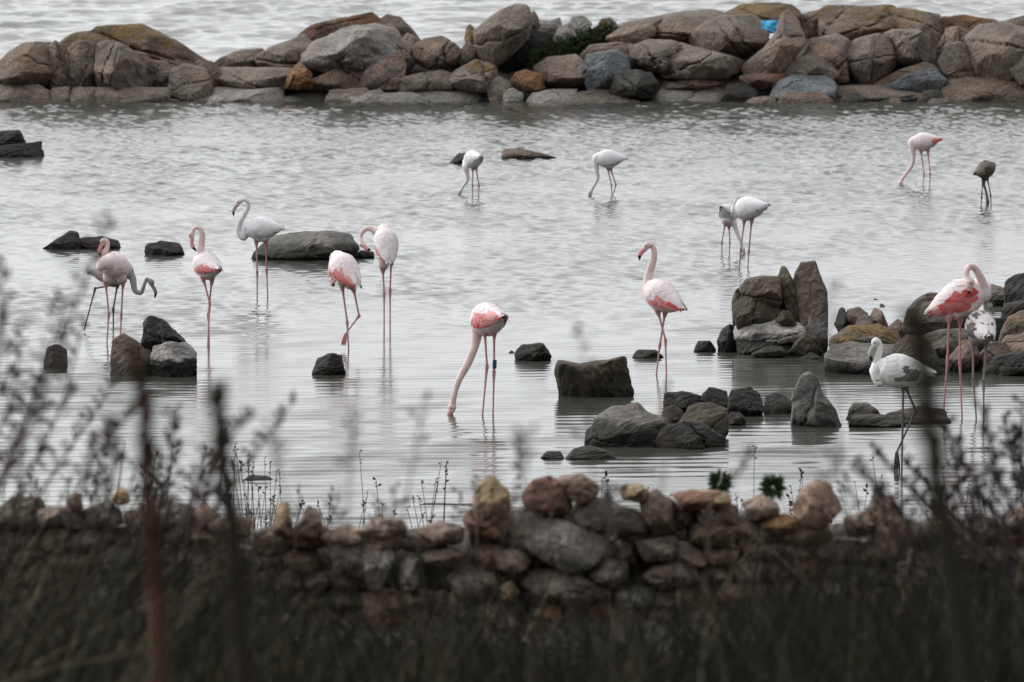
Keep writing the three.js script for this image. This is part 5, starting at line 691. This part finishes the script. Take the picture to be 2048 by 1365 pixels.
{ // two green tufts behind the wall
  for (const [label, x, y, r] of [['round dark green tuft above the wall, the left of two', 1440, 966, 0.062], ['olive green tuft above the wall, the right of two', 1546, 976, 0.066]]) {
    const c = P(x, y + 60, 26.6), g = group('green_tuft', c); tag(g, label, 'shrub'); const lv = [];
    const top = P(x, y, 26.6).sub(c);
    mesh('stem', tube([V(0, -0.25, 0), top.clone().multiplyScalar(0.5), top], [0.008, 0.006, 0.004], 6, 6, () => [0.04, 0.045, 0.02]), stemMat, g);
    for (let i = 0; i < 260; i++) { const d = V(rr(-1, 1), rr(-0.9, 1), rr(-1, 1)).normalize(), a = top.clone().addScaledVector(d, r * rr(0.1, 0.6)), e = top.clone().addScaledVector(d, r * rr(0.75, 1.15)).add(V(0, rr(-0.01, 0.01), 0)); lv.push(tube([a, a.clone().lerp(e, 0.5), e], [0.001, 0.005, 0.0005], 3, 3, () => [0.04, 0.075, 0.022].map(v => v * rr(0.6, 1.4)))); }
    tag(mesh('leaves', mergeGeometries(lv), stemMat, g), null, null, null, 'stuff');
  }
  // scrub on the far ridge
  const c = P(1150, 120, RD + 2.2), g = group('coastal_scrub', c); tag(g, 'dark green low scrub growing in the hollow of the far ridge', 'scrub'); const lv = [];
  for (let i = 0; i < 3000; i++) { const u = rnd(), px = lerp(1060, 1225, u), py = lerp(122, 66, u) + rr(-18, 26) + 14 * fbm(u * 8, 2, 3, 3), p = P(px, py, RD + lerp(1.7, 3.6, u) + rr(0, 0.9)).sub(c), d = V(rr(-1, 1), rr(0, 1.3), rr(-1, 1)).normalize().multiplyScalar(rr(0.06, 0.16)); lv.push(tube([p, p.clone().addScaledVector(d, 0.5), p.clone().add(d)], [0.004, 0.028, 0.002], 3, 2, () => [0.03, 0.045, 0.014].map(v => v * rr(0.5, 1.5)))); }
  tag(mesh('leaves', mergeGeometries(lv), stemMat, g), null, null, null, 'stuff');
}
{ // dry brush between the camera and the wall
  const bl = []; { const pos = [], idx = [], n = 6; for (let i = 0; i <= n; i++) { const u = i / n, w = 0.5 * (1 - u * 0.85), x = 9 * u * u * u; pos.push(x - w, u, 0, x + w, u, 0, x, u, w * 0.6); } for (let i = 0; i < n; i++) { const a = i * 3; idx.push(a, a + 2, a + 3, a + 2, a + 5, a + 3, a + 2, a + 1, a + 5, a + 1, a + 4, a + 5); } bl.push(geo(pos, idx)); }
  const env = x => (x < 560 ? 1125 : x < 700 ? lerp(1125, 1230, (x - 560) / 140) : x < 1330 ? 1240 : x < 1480 ? lerp(1240, 1135, (x - 1330) / 150) : 1125) + 90 * fbm(x * 0.012, 1.5, 4, 3) + 40 * N3(x * 0.05, 3, 3);
  const NB = 17000, im = new THREE.InstancedMesh(bl[0], new THREE.MeshStandardMaterial({ color: 0xffffff, roughness: 1, side: THREE.DoubleSide }), NB), M = new THREE.Matrix4(), q = new THREE.Quaternion(), cl = new THREE.Color();
  for (let i = 0; i < NB; i++) {
    const D = rr(13.5, 24), x = rr(-260, 2300), strag = rnd() < 0.08, e = env(x) - (strag ? 110 * rnd() : 0), y1 = strag ? e : e + Math.pow(rnd(), 0.8) * (1420 - e), left = x < 620;
    const tip = P(x, y1, D), lx = left ? rr(-0.2, 1.3) : x > 1400 ? rr(-0.8, 0.5) : rr(-0.8, 0.8), h = clamp(tip.y - gy(D), 0.1, 1.6), len = h * Math.sqrt(1 + lx * lx);
    const root = V(tip.x - lx * h, tip.y - h, tip.z + rr(-0.2, 0.2)), dir = tip.clone().sub(root); q.setFromUnitVectors(V(0, 1, 0), dir.clone().normalize());
    q.multiply(new THREE.Quaternion().setFromAxisAngle(V(0, 1, 0), rr(0, 6.28)));
    const w = rnd() < 0.12 ? rr(0.02, 0.04) : rr(0.004, 0.016); M.compose(root, q, V(w, dir.length(), w)); im.setMatrixAt(i, M);
    const t = rnd(), k = rr(0.35, 1.1), pt = Math.max(0.3, 0.8 + 1.8 * fbm(x * 0.006, y1 * 0.01, D * 0.1, 2)); t < 0.5 ? cl.setRGB(0.026 * k * pt, 0.028 * k * pt, 0.015 * k * pt) : t < 0.84 ? cl.setRGB(0.042 * k * pt, 0.032 * k * pt, 0.022 * k * pt) : cl.setRGB(0.19 * k * pt, 0.17 * k * pt, 0.1 * k * pt); im.setColorAt(i, cl);
  }
  im.name = 'dry_brush'; scene.add(im); tag(im, 'dark dry grass and brush filling the foreground below the wall', 'grass', null, 'stuff');
}

scene.traverse(o => { if (o.isMesh) { o.castShadow = true; o.receiveShadow = true; } });
renderer.render(scene, camera);
